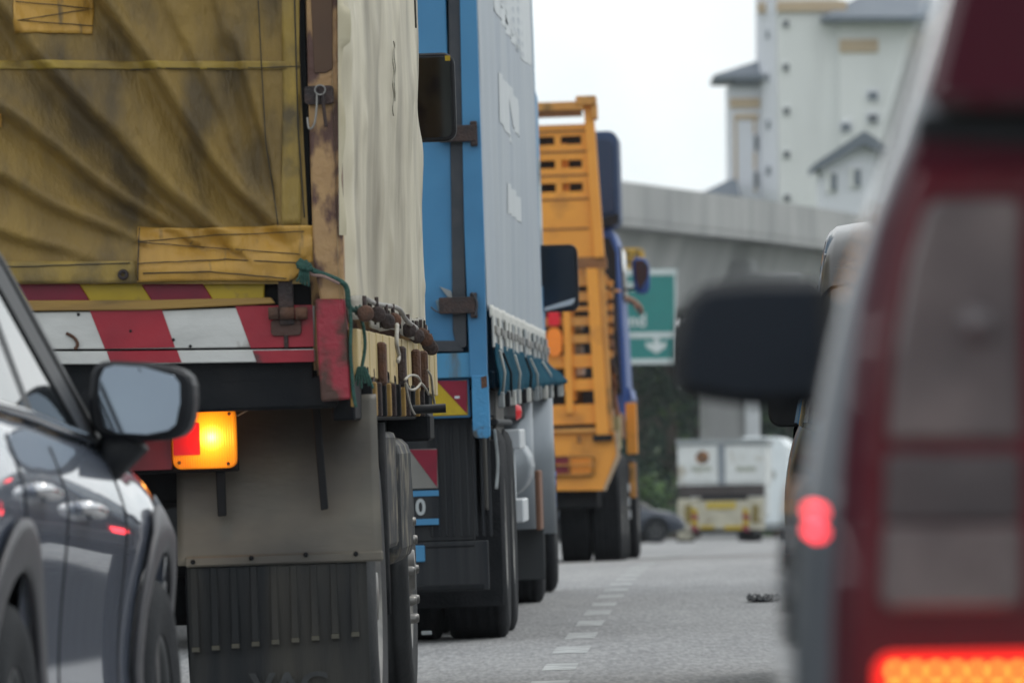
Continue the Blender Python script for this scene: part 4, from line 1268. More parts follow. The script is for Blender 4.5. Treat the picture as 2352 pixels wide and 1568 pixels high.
PROF = [(0, 0.0, 0.0), (.2, .84, 0.0), (.3, .955, .07), (.42, .985, .26), (.55, 1.0, .5), (.66, .992, .70), (.74, .965, .86), (.8, .93, .955), (.85, .88, 1.0), (.93, .5, 1.02), (1, 0, 1.03)]
class Car:
    """body lofted along local Y; stations: (Y, half width, z bottom, z belt/hood)"""
    def __init__(self, V, xc, stations, roof, wb, wt, H, paint, arch=None, prof=PROF):
        self.V, self.xc, self.st, self.roof, self.wb, self.wt, self.H, self.paint, self.prof = V, xc, stations, roof, wb, wt, H, paint, prof
        y0, y1 = stations[0][0], stations[-1][0]
        ysb = rng(y0, y1, 56)
        ss = rng(0, 1, 34)
        loop = lambda y: [self.body(y, s, 1) for s in ss] + [self.body(y, s, -1) for s in ss[-2:0:-1]]
        rings = [loop(y) for y in ysb]
        n = len(rings[0])
        vs_ = [p for rg in rings for p in rg]
        fs = [(i * n + k, i * n + (k + 1) % n, (i + 1) * n + (k + 1) % n, (i + 1) * n + k) for i in range(len(rings) - 1) for k in range(n)]
        for e in (0, len(rings) - 1):
            c = len(vs_)
            rg = rings[e]
            vs_.append((self.xc, rg[0][1], sum(p[2] for p in rg) / n))
            for k in range(n):
                q = (e * n + k, e * n + (k + 1) % n, c)
                fs.append(q if e else q[::-1])
        self.o = mesh("body", vs_, fs, paint, V.root, True)
        bm = bmesh.new(); bm.from_mesh(self.o.data); bmesh.ops.recalc_face_normals(bm, faces=bm.faces); bm.to_mesh(self.o.data); bm.free()
        for (ya, za, ra) in (arch or []):
            for sd in (1, -1):
                xm = self.xc + sd * self.body_half(ya)
                bm = bmesh.new()
                bmesh.ops.create_cone(bm, cap_ends=True, segments=40, radius1=ra, radius2=ra, depth=.56)
                bmesh.ops.transform(bm, matrix=Matrix.Translation((xm, ya, za)) @ Matrix.Rotation(math.pi / 2, 4, 'Y'), verts=bm.verts)
                me = bpy.data.meshes.new("cut"); bm.to_mesh(me); bm.free()
                c = bpy.data.objects.new("cut", me); COL.objects.link(c); c.parent = V.root
                bpy.context.view_layer.update()
                md = self.o.modifiers.new("b", 'BOOLEAN'); md.object = c; md.operation = 'DIFFERENCE'; md.solver = 'EXACT'
                dg = bpy.context.evaluated_depsgraph_get()
                nm = bpy.data.meshes.new_from_object(self.o.evaluated_get(dg))
                self.o.modifiers.clear(); self.o.data = nm
                bpy.data.objects.remove(c)
            for p in self.o.data.polygons:
                p.use_smooth = True
    def body_half(self, y):
        return interp(self.st, y)[0]
    def body(self, y, s, sd, off=0.0):
        w, zb, zt = interp(self.st, y)
        a, b = interp(self.prof, s)
        return (self.xc + sd * (a * w + off), y, zb + (zt - zb) * b)
    def zbelt(self, y):
        return interp(self.st, y)[2]
    def gx(self, z, y, sd, off=0.0):
        zb = self.zbelt(y) - .03
        f = max(0, min(1.05, (z - zb) / self.H))
        w = self.body_half(y) / 1.0
        k = (self.wb + (self.wt - self.wb) * f) * w
        return self.xc + sd * (k + off)
    def glasshouse(self, mat=None):
        ysg = rng(self.roof[0][0], self.roof[-1][0], 44)
        rings = []
        for y in ysg:
            zr = interp(self.roof, y)[0]
            zb = self.zbelt(y) - .04
            zr = max(zr, zb + .02)
            zs = rng(zb, max(zb + .01, zr - .06), 7)
            half = [(self.gx(z, y, 1) - self.xc, z) for z in zs]
            xt = half[-1][0]
            half += [(xt - .012, zr - .035), (xt - .04, zr - .012), (xt - .1, zr), (xt * .5, zr + .018), (0, zr + .024)]
            rings.append([(self.xc + x, y, z) for x, z in half] + [(self.xc - x, y, z) for x, z in half[-2::-1]])
        n = len(rings[0])
        vs_ = [p for rg in rings for p in rg]
        fs = [(i * n + k, i * n + k + 1, (i + 1) * n + k + 1, (i + 1) * n + k) for i in range(len(rings) - 1) for k in range(n - 1)]
        for e in (0, len(rings) - 1):
            fs.append(tuple(e * n + k for k in (range(n) if e else range(n - 1, -1, -1))))
        o = mesh("glasshouse", vs_, fs, mat or GLASS, self.V.root, True)
        return o
    def roofpanel(self, ya, yb, drop=.07, off=.006, mat=None):
        def f(u, y):
            zr = interp(self.roof, y)[0]
            xt = self.gx(zr - .06, y, 1) - self.xc
            half = [(xt + off, zr - drop), (xt + off, zr - .05), (xt - .006, zr - .028), (xt - .035, zr - .004), (xt - .1, zr + off), (xt * .5, zr + .018 + off), (0, zr + .024 + off)]
            full = [(self.xc - x, z) for x, z in half] + [(self.xc + x, z) for x, z in half[-2::-1]]
            i = int(round(u * (len(full) - 1)))
            return (full[i][0], y, full[i][1])
        return grid("roof", f, rng(0, 1, 12), rng(ya, yb, 24), mat or self.paint, self.V.root)
    def side_poly(self, name, pts, mat, sd, off=.006, parent=None):
        """polygon strip (pairs of (y,z) left/right edge) laid on the window plane"""
        vs_, fs = [], []
        for (a, b) in pts:
            for (y, z) in (a, b):
                vs_.append((self.gx(z, y, sd, off), y, z))
        for (a, b) in pts:
            for (y, z) in (a, b):
                vs_.append((self.gx(z, y, sd, off - .012), y, z))
        n = len(pts); m = 2 * n
        for i in range(n - 1):
            a, b, c, d = 2 * i, 2 * i + 1, 2 * i + 3, 2 * i + 2
            fs += [(a, b, c, d), (m + a, m + d, m + c, m + b), (a, d, m + d, m + a), (b, m + b, m + c, c)]
        fs += [(0, m, m + 1, 1), (m - 2, m - 1, 2 * m - 1, 2 * m - 2)]
        return mesh(name, vs_, fs, mat, parent or self.V.root)
    def panel(self, name, ya, yb, s0, s1, sd, off=.004, mat=None, parent=None, n=14):
        return grid(name, lambda y, s: self.body(y, s, sd, off), rng(ya, yb, n), rng(s0, s1, n), mat or self.paint, parent or self.V.root, thick=(.003 if off > .01 else 0))
    def gap(self, pts, sd, name="panel_gap"):
        P = []
        for i in range(len(pts) - 1):
            for k in range(8):
                t = k / 8
                P.append(self.body(pts[i][0] + (pts[i + 1][0] - pts[i][0]) * t, pts[i][1] + (pts[i + 1][1] - pts[i][1]) * t, sd, .0005))
        P.append(self.body(*pts[-1], sd, .0005))
        return tube(name, P, .0035, BLACK, self.o, 5)
    def arch(self, ya, za, ra, sd, w=.06, mat=None):
        def f(t, v):
            a = math.radians(-14 + 208 * t)
            rr = ra - .006 + w * v
            y, z = ya + rr * math.cos(a), za + rr * math.sin(a)
            st_ = interp(self.st, y)
            b = (z - st_[1]) / max(.01, st_[2] - st_[1])
            best = min(self.prof, key=lambda q: abs(q[2] - b) + (q[0] < .2))
            x = None
            pr = [q for q in self.prof if q[0] >= .2 and q[0] <= .9]
            for i in range(len(pr) - 1):
                if pr[i][2] <= b <= pr[i + 1][2]:
                    k = (b - pr[i][2]) / max(1e-6, pr[i + 1][2] - pr[i][2])
                    x = pr[i][1] + (pr[i + 1][1] - pr[i][1]) * k
            if x is None:
                x = .93
            bulge = .022 * math.sin(math.pi * min(1, v * .5 + .25))
            return (self.xc + sd * (x * st_[0] + bulge), y, max(z, st_[1] - .01))
        return grid("wheel_arch", f, rng(0, 1, 36), rng(0, 1, 5), mat or CLAD, self.V.root, thick=.01)

def alloy(parent, xo, y, R, w, side):
    o = wheel(parent, xo, y, R, w, side, BLACK, RUBBER, rimr=.6)
    z = R - .012
    lathe("alloy_rim", [(r_, side * h) for r_, h in ((R * .62, -.04), (R * .62, -.006), (R * .59, -.004), (R * .56, -.014), (R * .55, -.04))], ALLOY, o, (xo, y, z), 40)
    for i in range(5):
        a = 2 * math.pi * i / 5 + .3
        bm = bmesh.new()
        c, s = math.cos(a), math.sin(a)
        def pt(r_, t, h): return (xo + side * h, y + c * r_ - s * t, z + s * r_ + c * t)
        q = [bm.verts.new(pt(*v)) for v in ((.03, -.03, -.01), (.03, .03, -.01), (R * .57, .03, -.012), (R * .57, -.03, -.012), (.03, -.03, -.04), (.03, .03, -.04), (R * .57, .03, -.04), (R * .57, -.03, -.04))]
        for f in ((0, 1, 2, 3), (4, 7, 6, 5), (0, 4, 5, 1), (1, 5, 6, 2), (2, 6, 7, 3), (3, 7, 4, 0)):
            bm.faces.new([q[k] for k in f])
        from_bm("spoke", bm, ALLOY, o)
    return o

# --- grey sport utility car, turning out to the right behind the yellow lorry
V = Veh("grey_car", 44, 1245, 18.25, 4.3, 1.0,
        "slate grey sport utility car with black wing mirror, close behind the yellow lorry", "car")
r = V.root
STG = [(-.92, .66, .42, .95), (-.86, .78, .34, 1.02), (-.7, .85, .29, 1.08), (-.3, .895, .27, 1.11), (.5, .9, .26, 1.09), (1.2, .9, .26, 1.055), (1.9, .895, .26, 1.02), (2.3, .89, .27, .985), (2.9, .875, .28, .945), (3.3, .83, .29, .87), (3.5, .74, .31, .76), (3.6, .6, .36, .62)]
ROOFG = [(-.8, 1.12), (-.55, 1.5), (-.3, 1.62), (.2, 1.66), (.8, 1.645), (1.15, 1.55), (1.6, 1.33), (2.1, 1.07), (2.2, 1.01)]
PRG = [(0, 0.0, 0.0), (.2, .86, 0.0), (.28, .955, .05), (.36, .972, .16), (.45, .965, .32), (.55, .975, .5), (.66, .992, .66), (.72, 1.0, .77), (.77, .982, .86), (.82, .95, .95), (.86, .9, 1.0), (.93, .5, 1.02), (1, 0, 1.03)]
car = Car(V, -.9, STG, ROOFG, .93, .70, .62, GREYCAR, [(0, .37, .40), (2.66, .37, .40)], PRG)
car.glasshouse()
car.roofpanel(-.5, 1.12)
for sd in (1, -1):
    car.side_poly("front_pillar", [((1.05, 1.545), (1.11, 1.545)), ((1.33, 1.44), (1.39, 1.44)), ((1.69, 1.24), (1.74, 1.25)), ((2.05, 1.05), (2.1, 1.07)), ((2.11, .99), (2.17, 1.0))], BLACKP, sd, .008)
    car.side_poly("window_trim", [((.8, 1.5), (1.0, 1.54)), ((1.06, 1.4), (1.28, 1.44)), ((1.42, 1.2), (1.64, 1.235)), ((1.78, 1.02), (2.0, 1.045))], BLACKP, sd, .006)
    car.side_poly("centre_pillar", [((.78, 1.03), (.9, 1.03)), ((.74, 1.58), (.82, 1.58))], BLACKP, sd, .005)
    car.side_poly("rear_pillar", [((-.72, 1.08), (-.32, 1.08)), ((-.5, 1.5), (-.25, 1.58))], GREYCAR, sd, .007)
    tr = []
    for y in rng(-.4, 2.0, 20):
        z = car.zbelt(y) + .012
        tr.append((car.gx(z, y, sd, .012), y, z))
    tube("belt_trim", tr, .012, CHROME if sd == 1 else BLACKP, r, 8)
    gr_ = []
    for y in rng(-.3, 1.15, 14):
        zr = interp(ROOFG, y)[0] - .02
        gr_.append((car.gx(zr - .06, y, sd, -.03), y, zr + .03))
    tube("roof_rail", gr_, .016, STEEL, r, 8)
    d1 = car.panel("rear_door", .12, .80, .34, .815, sd, .0012)
    d2 = car.panel("front_door", .83, 1.92, .34, .815, sd, .0012)
    for yg in (.11, .815, 1.93):
        car.gap([(yg, .33), (yg + .01, .6), (yg, .81)], sd)
    for dd, yh, zh in ((d1, .22, .735), (d2, .98, .722)):
        p0 = Vector(car.body(yh, zh, sd, .03)); p1 = Vector(car.body(yh + .2, zh - .002, sd, .03))
        tube("door_handle", smooth_path([Vector(car.body(yh - .01, zh, sd, .004)), p0, p1, Vector(car.body(yh + .21, zh - .002, sd, .004))], 5), .016, CHROME, dd, 8)
    car.panel("sill_trim", .42, 2.22, .2, .33, sd, .012, CLAD)
    for ya in (0, 2.66):
        car.arch(ya, .37, .40, sd, .11)
        alloy(r, -.9 + sd * .885, ya, .36, .22, sd)
    car.panel("tail_light", -.84, -.5, .66, .84, sd, .012, DREDL, n=6)
    car.panel("head_light", 3.1, 3.48, .64, .83, sd, .012, M("headlamp_glass", (.5, .53, .56), None, 9, .1) if sd == 1 else MATS["headlamp_glass"], n=6)
# wing mirror
Ym = 1.95
mh = V.rp("wing_mirror", [(210, 850), (222, 834), (250, 828), (330, 831), (400, 842), (430, 855), (442, 875), (445, 920), (438, 970), (424, 996), (396, 1008), (330, 1014), (260, 1010), (222, 998), (206, 970), (202, 915)], Ym, Ym + .13, BLACKP, r, .016)
V.rp("mirror_glass", [(240, 845), (262, 838), (330, 842), (400, 862), (414, 880), (416, 930), (408, 975), (390, 990), (340, 1000), (270, 996), (240, 980), (228, 930), (230, 870)], Ym - .004, Ym + .004, M("mirror_sky_glass", (.2, .24, .285), (.17, .2, .245), 3, .03, 1.0), mh, .0015)
mgl = mh.children[-1]
cz = sum(v.co.z for v in mgl.data.vertices) / len(mgl.data.vertices)
mgl.data.transform(Matrix.Translation((0, Ym - .016, cz)) @ Matrix.Rotation(math.radians(-9), 4, "X") @ Matrix.Translation((0, -Ym, -cz)))
V.rt("mirror_pole_line", [(318, 846, Ym - .008), (364, 900, Ym - .008), (412, 958, Ym - .008)], .0022, BLACK, mh, 5, False)  # dark line drawn for a pole reflected in the glass
a = V.r(240, 1030, Ym)
tube("mirror_stalk", [(a[0] + .05, Ym + .06, a[1] + .03), (a[0] - .0, Ym + .07, a[1] - .03), (a[0] - .09, Ym + .08, a[1] - .05)], [.06, .05, .05], BLACKP, mh, 12)
# a car in the reflection needs its far side too: rear screen and bumper
box("rear_bumper", -1.6, -.2, -.98, -.85, .42, .72, CLAD, r, .03, 2)

# --- red hatchback at the right edge
SILVC = M("silver_grey_car_paint", (.075, .085, .103), (.08, .09, .108), 3, .35, .4, coat=1.0)
V = Veh("red_car", 1866, 1240, 8.2, .7, .5,
        "car with silver-grey flank, dark red rear and lit brake lamp filling the right edge", "car")
r = V.root
PRR = [(0, 0.0, 0.0), (.2, .86, 0.0), (.3, .96, .07), (.42, .985, .26), (.55, .997, .5), (.66, 1.0, .68), (.74, .994, .83), (.8, .978, .94), (.85, .94, 1.0), (.93, .5, 1.02), (1, 0, 1.03)]
STR = [(0, .74, .4, .98), (.04, .80, .36, 1.0), (.2, .82, .3, 1.0), (1.0, .83, .26, 1.0), (2.0, .83, .26, .98), (2.6, .82, .27, .95), (3.2, .78, .3, .86), (3.5, .68, .33, .74), (3.6, .5, .4, .6)]
ROOFR = [(0, 1.0), (.05, 1.33), (.15, 1.46), (.4, 1.52), (1.0, 1.54), (1.5, 1.5), (2.0, 1.3), (2.5, .99), (2.6, .95)]
car = Car(V, .83, STR, ROOFR, .955, .8, .5, SILVC, [(.55, .3, .33), (2.95, .3, .33)], PRR)
car.glasshouse()
car.roofpanel(.04, 1.5, mat=SILVC)
for sd in (1, -1):
    car.side_poly("rear_pillar", [((.02, .95), (.4, .95)), ((.06, 1.2), (.36, 1.2)), ((.12, 1.44), (.32, 1.46))], SILVC, sd, .01)
    car.side_poly("centre_pillar", [((1.2, .95), (1.3, .95)), ((1.18, 1.46), (1.25, 1.46))], BLACKP, sd, .006)
    car.side_poly("front_pillar", [((1.45, 1.46), (1.55, 1.46)), ((1.95, 1.28), (2.05, 1.28)), ((2.45, .96), (2.57, .96))], SILVC, sd, .008)
    for (ya, yb) in ((.6, 1.24), (1.27, 2.3)):
        dd = car.panel("door", ya, yb, .32, .82, sd, .0012)
        p0 = Vector(car.body(ya + .06, .73, sd, .004)); p1 = Vector(car.body(ya + .24, .73, sd, .004))
        tube("door_handle", [p0, p1], .009, SILVC, dd, 8)
    for ya in (.55, 2.95):
        car.arch(ya, .3, .33, sd, .05, SILVC)
        alloy(r, .83 + sd * .815, ya, .29, .18, sd)
# rear corner skin, spoiler
EDGE = [(-200, 2262), (0, 2196), (262, 2116), (437, 2048), (700, 1958), (962, 1902), (1190, 1866), (1487, 1848), (1900, 1842)]
def quarter(t, py):
    e = interp(EDGE, py)[0]
    X, Z = V.r(e, py, 0)
    rad = .045
    if t < .25:
        return (X - .01, rad + (.3 - rad) * (1 - t / .25) - .02, Z)
    if t < .75:
        a_ = (t - .25) / .5 * math.pi / 2
        return (X - .01 + rad * (1 - math.cos(a_)), rad * (1 - math.sin(a_)) - .02, Z)
    return (X - .01 + rad + (t - .75) / .25 * .16, -.02, Z)
grid("rear_quarter", quarter, rng(0, 1, 32), rng(-150, 1900, 50), SILVC, r)
def full_width(name, left, Y0, Y1, mat, bev):      # left outline (top to bottom), mirrored about the car's centre line
    q = [V.r(x, y_, Y0) for x, y_ in left]
    return prism(name, q + [(1.66 - x, z) for x, z in q[::-1]], 'y', Y0, Y1, mat, r, bev)
full_width("roof_spoiler", [(2190, -60), (2156, 80), (2116, 238), (2250, 250)], -.1, .05, REDCAR, .014)
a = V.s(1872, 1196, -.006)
for dz in (-.009, .009):  # glowing strips added in place of a lamp mirrored in the flank
    box("lamp_reflection", -.012, .0, a[0] - .12, a[0] + .12, a[1] + dz - .004, a[1] + dz + .004, M("glowing_lamp_reflection", (.8, .05, .05), None, 9, .3, emit=(1.0, .04, .06), estr=5.5) if dz < 0 else MATS["glowing_lamp_reflection"], r, .003)
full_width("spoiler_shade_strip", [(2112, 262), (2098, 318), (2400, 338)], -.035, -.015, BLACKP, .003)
full_width("tailgate", [(2112, 290), (2066, 400), (2016, 520), (1974, 720), (1936, 1050), (1912, 1400), (1906, 1750)], -.0265, -.012, REDCAR, .006)
REDG = M("red_lamp_surround", (.1, .004, .015), (.085, .004, .013), 8, .2, coat=.6)
CLEAR = M("clear_lamp_glass", (.19, .155, .155), (.115, .095, .1), 5, .3, c3=(.075, .06, .066), t3=.56, s3=7, w3=.14, coat=.5, rvar=.1)
SMOKE = M("smoked_lamp_glass", (.085, .068, .074), (.06, .05, .056), 6, .3, coat=.5)
tl_ = V.rp("tail_light", [(2106, 380), (2400, 372), (2420, 1700), (1945, 1700), (1952, 1400), (1976, 1050), (2014, 720), (2056, 520)], -.032, -.01, REDG, bev=.008)
V.rp("clear_lens", [(2128, 478), (2150, 458), (2336, 455), (2344, 480), (2346, 1010), (2040, 1010), (2056, 800), (2090, 600)], -.04, -.028, CLEAR, tl_, .005)
V.rp("smoked_lens", [(2036, 1040), (2346, 1040), (2346, 1200), (2030, 1200)], -.039, -.028, SMOKE, tl_, .005)
V.rp("clear_lens", [(2030, 1205), (2348, 1205), (2348, 1380), (2330, 1398), (2050, 1400), (2024, 1385)], -.04, -.028, CLEAR, tl_, .005)
a = V.r(2245, 745, -.045)
lathe("bulb", [(.001, -.05), (.012, -.048), (.02, -.04), (.022, -.036)], MATS["smoked_lamp_glass"], tl_, (a[0], 0, a[1]), 20, 'y')
BRK = M("lit_brake_lens", (.8, .02, .01), None, 9, .3, emit=(1.0, .018, .012), estr=1.1)
LED = M("brake_led", (1, .5, .2), None, 9, .3, emit=(1.0, .28, .025), estr=7.0)
bl = V.rr("brake_lamp", 2012, 1496, 2440, 1680, .016, -.044, -.028, BRK, r, .004)
for j in range(4):
    for i in range(9):
        a = V.r(2056 + 47 * i, 1540 + 46 * j, -.046)
        lathe("led", [(.0006, -.049), (.003, -.048), (.0042, -.045)], LED, bl, (a[0], 0, a[1]), 10, 'y')
box("rear_bumper", .02, 1.64, -.1, .1, .36, .6, REDCAR, r, .04, 3)
box("rear_screen", .36, 1.30, -.034, -.024, .98, 1.27, GLASS, r, .004)
box("tail_light", 1.42, 1.58, -.034, -.01, .7, 1.26, REDG, r, .008)
# wing mirror
Ym = 2.3
mh = V.rp("wing_mirror", [(1548, 900), (1545, 800), (1560, 720), (1590, 665), (1640, 646), (1760, 638), (1900, 640), (1910, 800), (1905, 925), (1800, 938), (1700, 930), (1600, 915)], Ym, Ym + .11, BLACKP, r, .02)
V.rp("mirror_glass", [(1578, 880), (1576, 790), (1592, 720), (1620, 680), (1700, 668), (1870, 664), (1880, 800), (1875, 900), (1700, 905)], Ym - .004, Ym + .004, M("shaded_mirror_glass", (.01, .015, .025), (.013, .019, .03), 3, .5, spec=.3), mh, .0015)
a = V.r(1880, 850, Ym)
tube("mirror_stalk", [(a[0] - .04, Ym + .06, a[1]), (a[0] + .07, Ym + .07, a[1] - .02)], .035, BLACKP, mh, 12)

# --- dark people carrier ahead of the red car
V = Veh("dark_people_carrier", 1812, 1200, 31.0, 1.6, .8,
        "dark people carrier, only its roof corner and wing mirror showing past the red car", "car")
r = V.root
STD = [(0, .76, .4, 1.0), (.05, .83, .36, 1.02), (.25, .855, .3, 1.04), (1.0, .86, .27, 1.03), (2.5, .86, .27, 1.0), (3.4, .85, .28, .96), (4.0, .8, .3, .86), (4.25, .65, .36, .7)]
ROOFD = [(0, 1.06), (.06, 1.4), (.2, 1.6), (.45, 1.69), (1.2, 1.72), (2.0, 1.68), (2.5, 1.5), (3.2, 1.12), (3.4, 1.0)]
car = Car(V, .855, STD, ROOFD, .955, .80, .64, DARKCAR, [(.75, .34, .36), (3.4, .34, .36)])
car.glasshouse()
car.roofpanel(.1, 2.2, .09)
for sd in (1, -1):
    car.side_poly("rear_pillar", [((.04, 1.0), (.3, 1.0)), ((.12, 1.4), (.32, 1.4)), ((.25, 1.6), (.4, 1.62))], DARKCAR, sd, .008)
    car.side_poly("front_pillar", [((2.3, 1.52), (2.42, 1.52)), ((3.1, 1.08), (3.22, 1.08))], DARKCAR, sd, .008)
    car.panel("door", .85, 1.8, .32, .82, sd, .0012)
    car.panel("door", 1.83, 2.9, .32, .82, sd, .0012)
    for ya in (.75, 3.4):
        alloy(r, .855 + sd * .845, ya, .33, .2, sd)
LITR = M("lit_red_tail_lamp", (.8, .03, .03), None, 9, .3, emit=(1.0, .035, .05), estr=6.0)
for k, (x0, x1) in enumerate(((1842, 1902),)):
    tq = V.rb("tail_light", 1836, 1130, 1915, 1236, -.05, .05, DREDL)
    V.rr("lit_lamp", x0, 1166, x1, 1195, .02, -.058, -.045, LITR, tq)
    V.rr("lit_lamp", x0 - 2, 1197, x1 - 3, 1226, .02, -.058, -.045, LITR, tq)
q0 = V.r(1872, 1195, -.05)
box("tail_light", 1.71 - q0[0] - .06, 1.71 - q0[0] + .06, -.05, .05, q0[1] - .06, q0[1] + .06, LITR, r, .01)
for k_ in range(3):
    box("lit_lamp", 1.58, 1.65, -.06, -.045, .78 + .09 * k_, .82 + .09 * k_, LITR, r, .008)
box("high_brake_light", .65, 1.06, -.0, .04, 1.58, 1.61, LITR, r, .005)
V.rr("amber_reflection", 1815, 1145, 1858, 1160, .006, -.02, .03, M("amber_reflection", (.75, .3, .05), None, 9, .3, emit=(1, .32, .05), estr=.3), r)  # glowing strip put in for the reflection of an amber lamp
box("rear_bumper", .02, 1.69, -.1, .12, .36, .6, DARKCAR, r, .04, 3)
box("rear_screen", .25, 1.46, .02, .035, 1.06, 1.5, GLASS, r, .01)
Ym = 2.95
mh = V.rr("wing_mirror", 1764, 860, 1856, 980, .05, Ym, Ym + .1, BLACKP, r, .02)

# --- dark saloon crossing far ahead
V = Veh("blue_car", 1440, 1246, 215.0, 78, 0,
        "dark blue saloon car whose bonnet shows beside the far white truck", "car")
r = V.root
STS = [(-3.1, .6, .4, .8), (-2.9, .78, .32, .92), (-2.2, .86, .27, .96), (-.5, .87, .26, .92), (.2, .86, .27, .86), (.9, .82, .28, .76), (1.25, .7, .3, .62), (1.38, .5, .34, .5)]
ROOFS = [(-2.5, .98), (-1.9, 1.3), (-1.2, 1.42), (-.6, 1.4), (.1, 1.1), (.5, .86)]
car = Car(V, 0, STS, ROOFS, .93, .66, .5, SEDAN, [(-2.1, .32, .34), (.55, .32, .34)])
car.glasshouse()
car.roofpanel(-1.8, -.55)
for sd in (1, -1):
    for ya in (-2.1, .55):
        alloy(r, sd * .85, ya, .31, .2, sd)

# ------------------------------------------------------------------ far white lorry and van
V = Veh("white_lorry", 1757, 1240, 222.0, 4.0, 0.3,
        "small dirty white box lorry with yellow rear markings far ahead under the overpass", "lorry")
r = V.root
bx = V.rb("box_body", 1556, 1008, 1757, 1112, .05, 4.2, WHITEC)
V.rb("roof_edge", 1553, 1006, 1760, 1020, -.02, 4.25, GREYS, bx)
for x0, x1 in ((1562, 1648), (1666, 1750)):
    V.rb("rear_door", x0, 1024, x1, 1106, .0, .06, WHITEC, bx)
V.rb("door_post", 1648, 1018, 1666, 1112, -.01, .06, TANK, bx)
e = V.r(1613, 1050, -.012)
lathe("door_emblem", [(.001, -.012), (.1, -.012), (.17, -.008)], M("orange_emblem", (.3, .12, .03), (.05, .045, .04), 6, .6), bx, (e[0], 0, e[1]), 20, 'y')
V.rb("door_lettering", 1588, 1071, 1634, 1082, -.01, .0, M("faded_green_print", (.3, .33, .28), (.4, .42, .38), 14, .6), bx, .001)
V.rb("door_lettering", 1690, 1071, 1736, 1082, -.01, .0, MATS["faded_green_print"], bx, .001)
V.rb("undertray", 1560, 1112, 1755, 1138, .1, .5, M("dark_brown_tray", (.06, .05, .05), None, 3, .7))
V.rb("crossbeam", 1610, 1136, 1716, 1148, .0, .3, CHASS)
V.rb("tailboard", 1558, 1142, 1756, 1215, .02, .1, CREAMT)
V.rb("yellow_panel", 1622, 1152, 1690, 1168, -.01, .02, M("yellow_label", (.5, .38, .06), None, 6, .6))
for x0, x1 in ((1573, 1588), (1728, 1742)):
    V.rb("lamp_board", x0, 1158, x1, 1200, -.02, .02, M("olive_lamp", (.2, .15, .03), None, 6, .5) if x0 < 1600 else MATS["olive_lamp"])
for x0 in (1588, 1706):
    for k in range(4):
        V.rp("chevron_stripe", [(x0, 1164 + 13 * k), (x0 + 14, 1170 + 13 * k), (x0 + 14, 1183 + 13 * k), (x0, 1177 + 13 * k)], -.03, -.01, YELR if k % 2 == 0 else MAROON)
V.rb("yellow_strip", 1608, 1206, 1640, 1214, -.01, .02, YELR)
V.rb("yellow_strip", 1664, 1206, 1710, 1216, -.01, .02, YELR)
V.rb("left_fender", 1556, 1150, 1588, 1238, .1, 1.2, CREAMT)
V.rb("bumper", 1590, 1214, 1722, 1224, .0, .12, CHASS)
for xx in (-.25, -2.0):
    wheel(r, xx, 1.0, .4, .3, 1, STEEL, RUBBER)
    wheel(r, xx, 3.9, .4, .3, 1, STEEL, RUBBER)
box("cab", -2.1, -.1, 4.4, 5.9, .6, 2.4, WHITEC, r, .12, 3)

V = Veh("white_van", 1812, 1242, 236.0, 5.0, 0,
        "plain pale white van standing to the right of the small white lorry", "van")
r = V.root
w = V.r(1812, 1200)[0]; l_ = V.r(1690, 1200)[0]
zt = V.r(1770, 1002)[1]
b = prism("body", [(l_, .3), (w, .3), (w + .02, 1.2), (w - .03, zt - .25), (w - .22, zt - .02), (l_ + .22, zt), (l_ + .04, zt - .25), (l_ - .02, 1.2)], 'y', 0, 4.4, WHITEV, r, .04, 2)
box("rear_door", l_ + .06, (l_ + w) / 2 - .01, -.02, .0, .5, zt - .3, WHITEV, r, .008)
box("rear_door", (l_ + w) / 2 + .01, w - .06, -.02, .0, .5, zt - .3, WHITEV, r, .008)
a = V.r(1769, 1090)
lathe("door_badge", [(.001, -.03), (.12, -.03), (.16, -.025)], M("faint_badge", (.45, .48, .47), None, 6, .6), r, (a[0], 0, a[1]), 20, 'y')
box("bumper", l_, w, -.05, .05, .3, .48, GREYS, r, .03)
for xx, sd in ((w, 1), (l_, -1)):
    wheel(r, xx - sd * .02, .9, .34, .22, sd)
    wheel(r, xx - sd * .02, 3.5, .34, .22, sd)

# ------------------------------------------------------------------ road sign
SY = 228.0
P0 = at_y(1250, 836, SY); P1 = at_y(1556, 621, SY)
sg = bpy.data.objects.new("road_sign", None); COL.objects.link(sg)
sg.location = ((P0.x + P1.x) / 2, SY, zroad(3, SY))
tag(sg, "green overhead direction sign with white border, down arrow and yellow route plate", "road sign")
def sp(px, py):
    a = at_y(px, py, SY)
    return (a.x - sg.location.x, a.z - sg.location.z)
def sbox(name, x0, y0, x1, y1, ya, yb, mat, parent=sg):
    a, b = sp(x0, y0), sp(x1, y1)
    return box(name, a[0], b[0], ya, yb, a[1], b[1], mat, parent, .01)
pn = sbox("panel", 1250, 621, 1556, 836, 0, .08, SIGNG)
for rc in ((1250, 622, 1556, 631), (1250, 827, 1556, 835), (1549, 622, 1556, 835), (1250, 622, 1257, 835), (1250, 766, 1556, 775)):
    sbox("white_border", *rc, -.02 - .002 * (rc[1] == 622), 0, SIGNW, pn)
a, b = sp(1250, 766), sp(1250, 775)
c = sp(1508, 0)[0]
q = lambda px, py: sp(px, py)
prism("down_arrow", [q(1501, 777), q(1515, 777), q(1515, 790), q(1532, 784), q(1530, 796), q(1508, 812), q(1484, 796), q(1484, 784), q(1501, 790)], 'y', -.022, 0, SIGNW, pn, .004)
for s_, px, py, sz in (("ra", 1442, 655, .42), ("and", 1455, 737, .46)):
    a = sp(px, py)
    text("sign_legend", s_, sz, SIGNW, pn, Matrix.Translation((a[0], -.02, a[1])) @ Matrix.Rotation(math.pi / 2, 4, 'X'), .01, .012)
a = sp(1300, 572); b = sp(1480, 617)
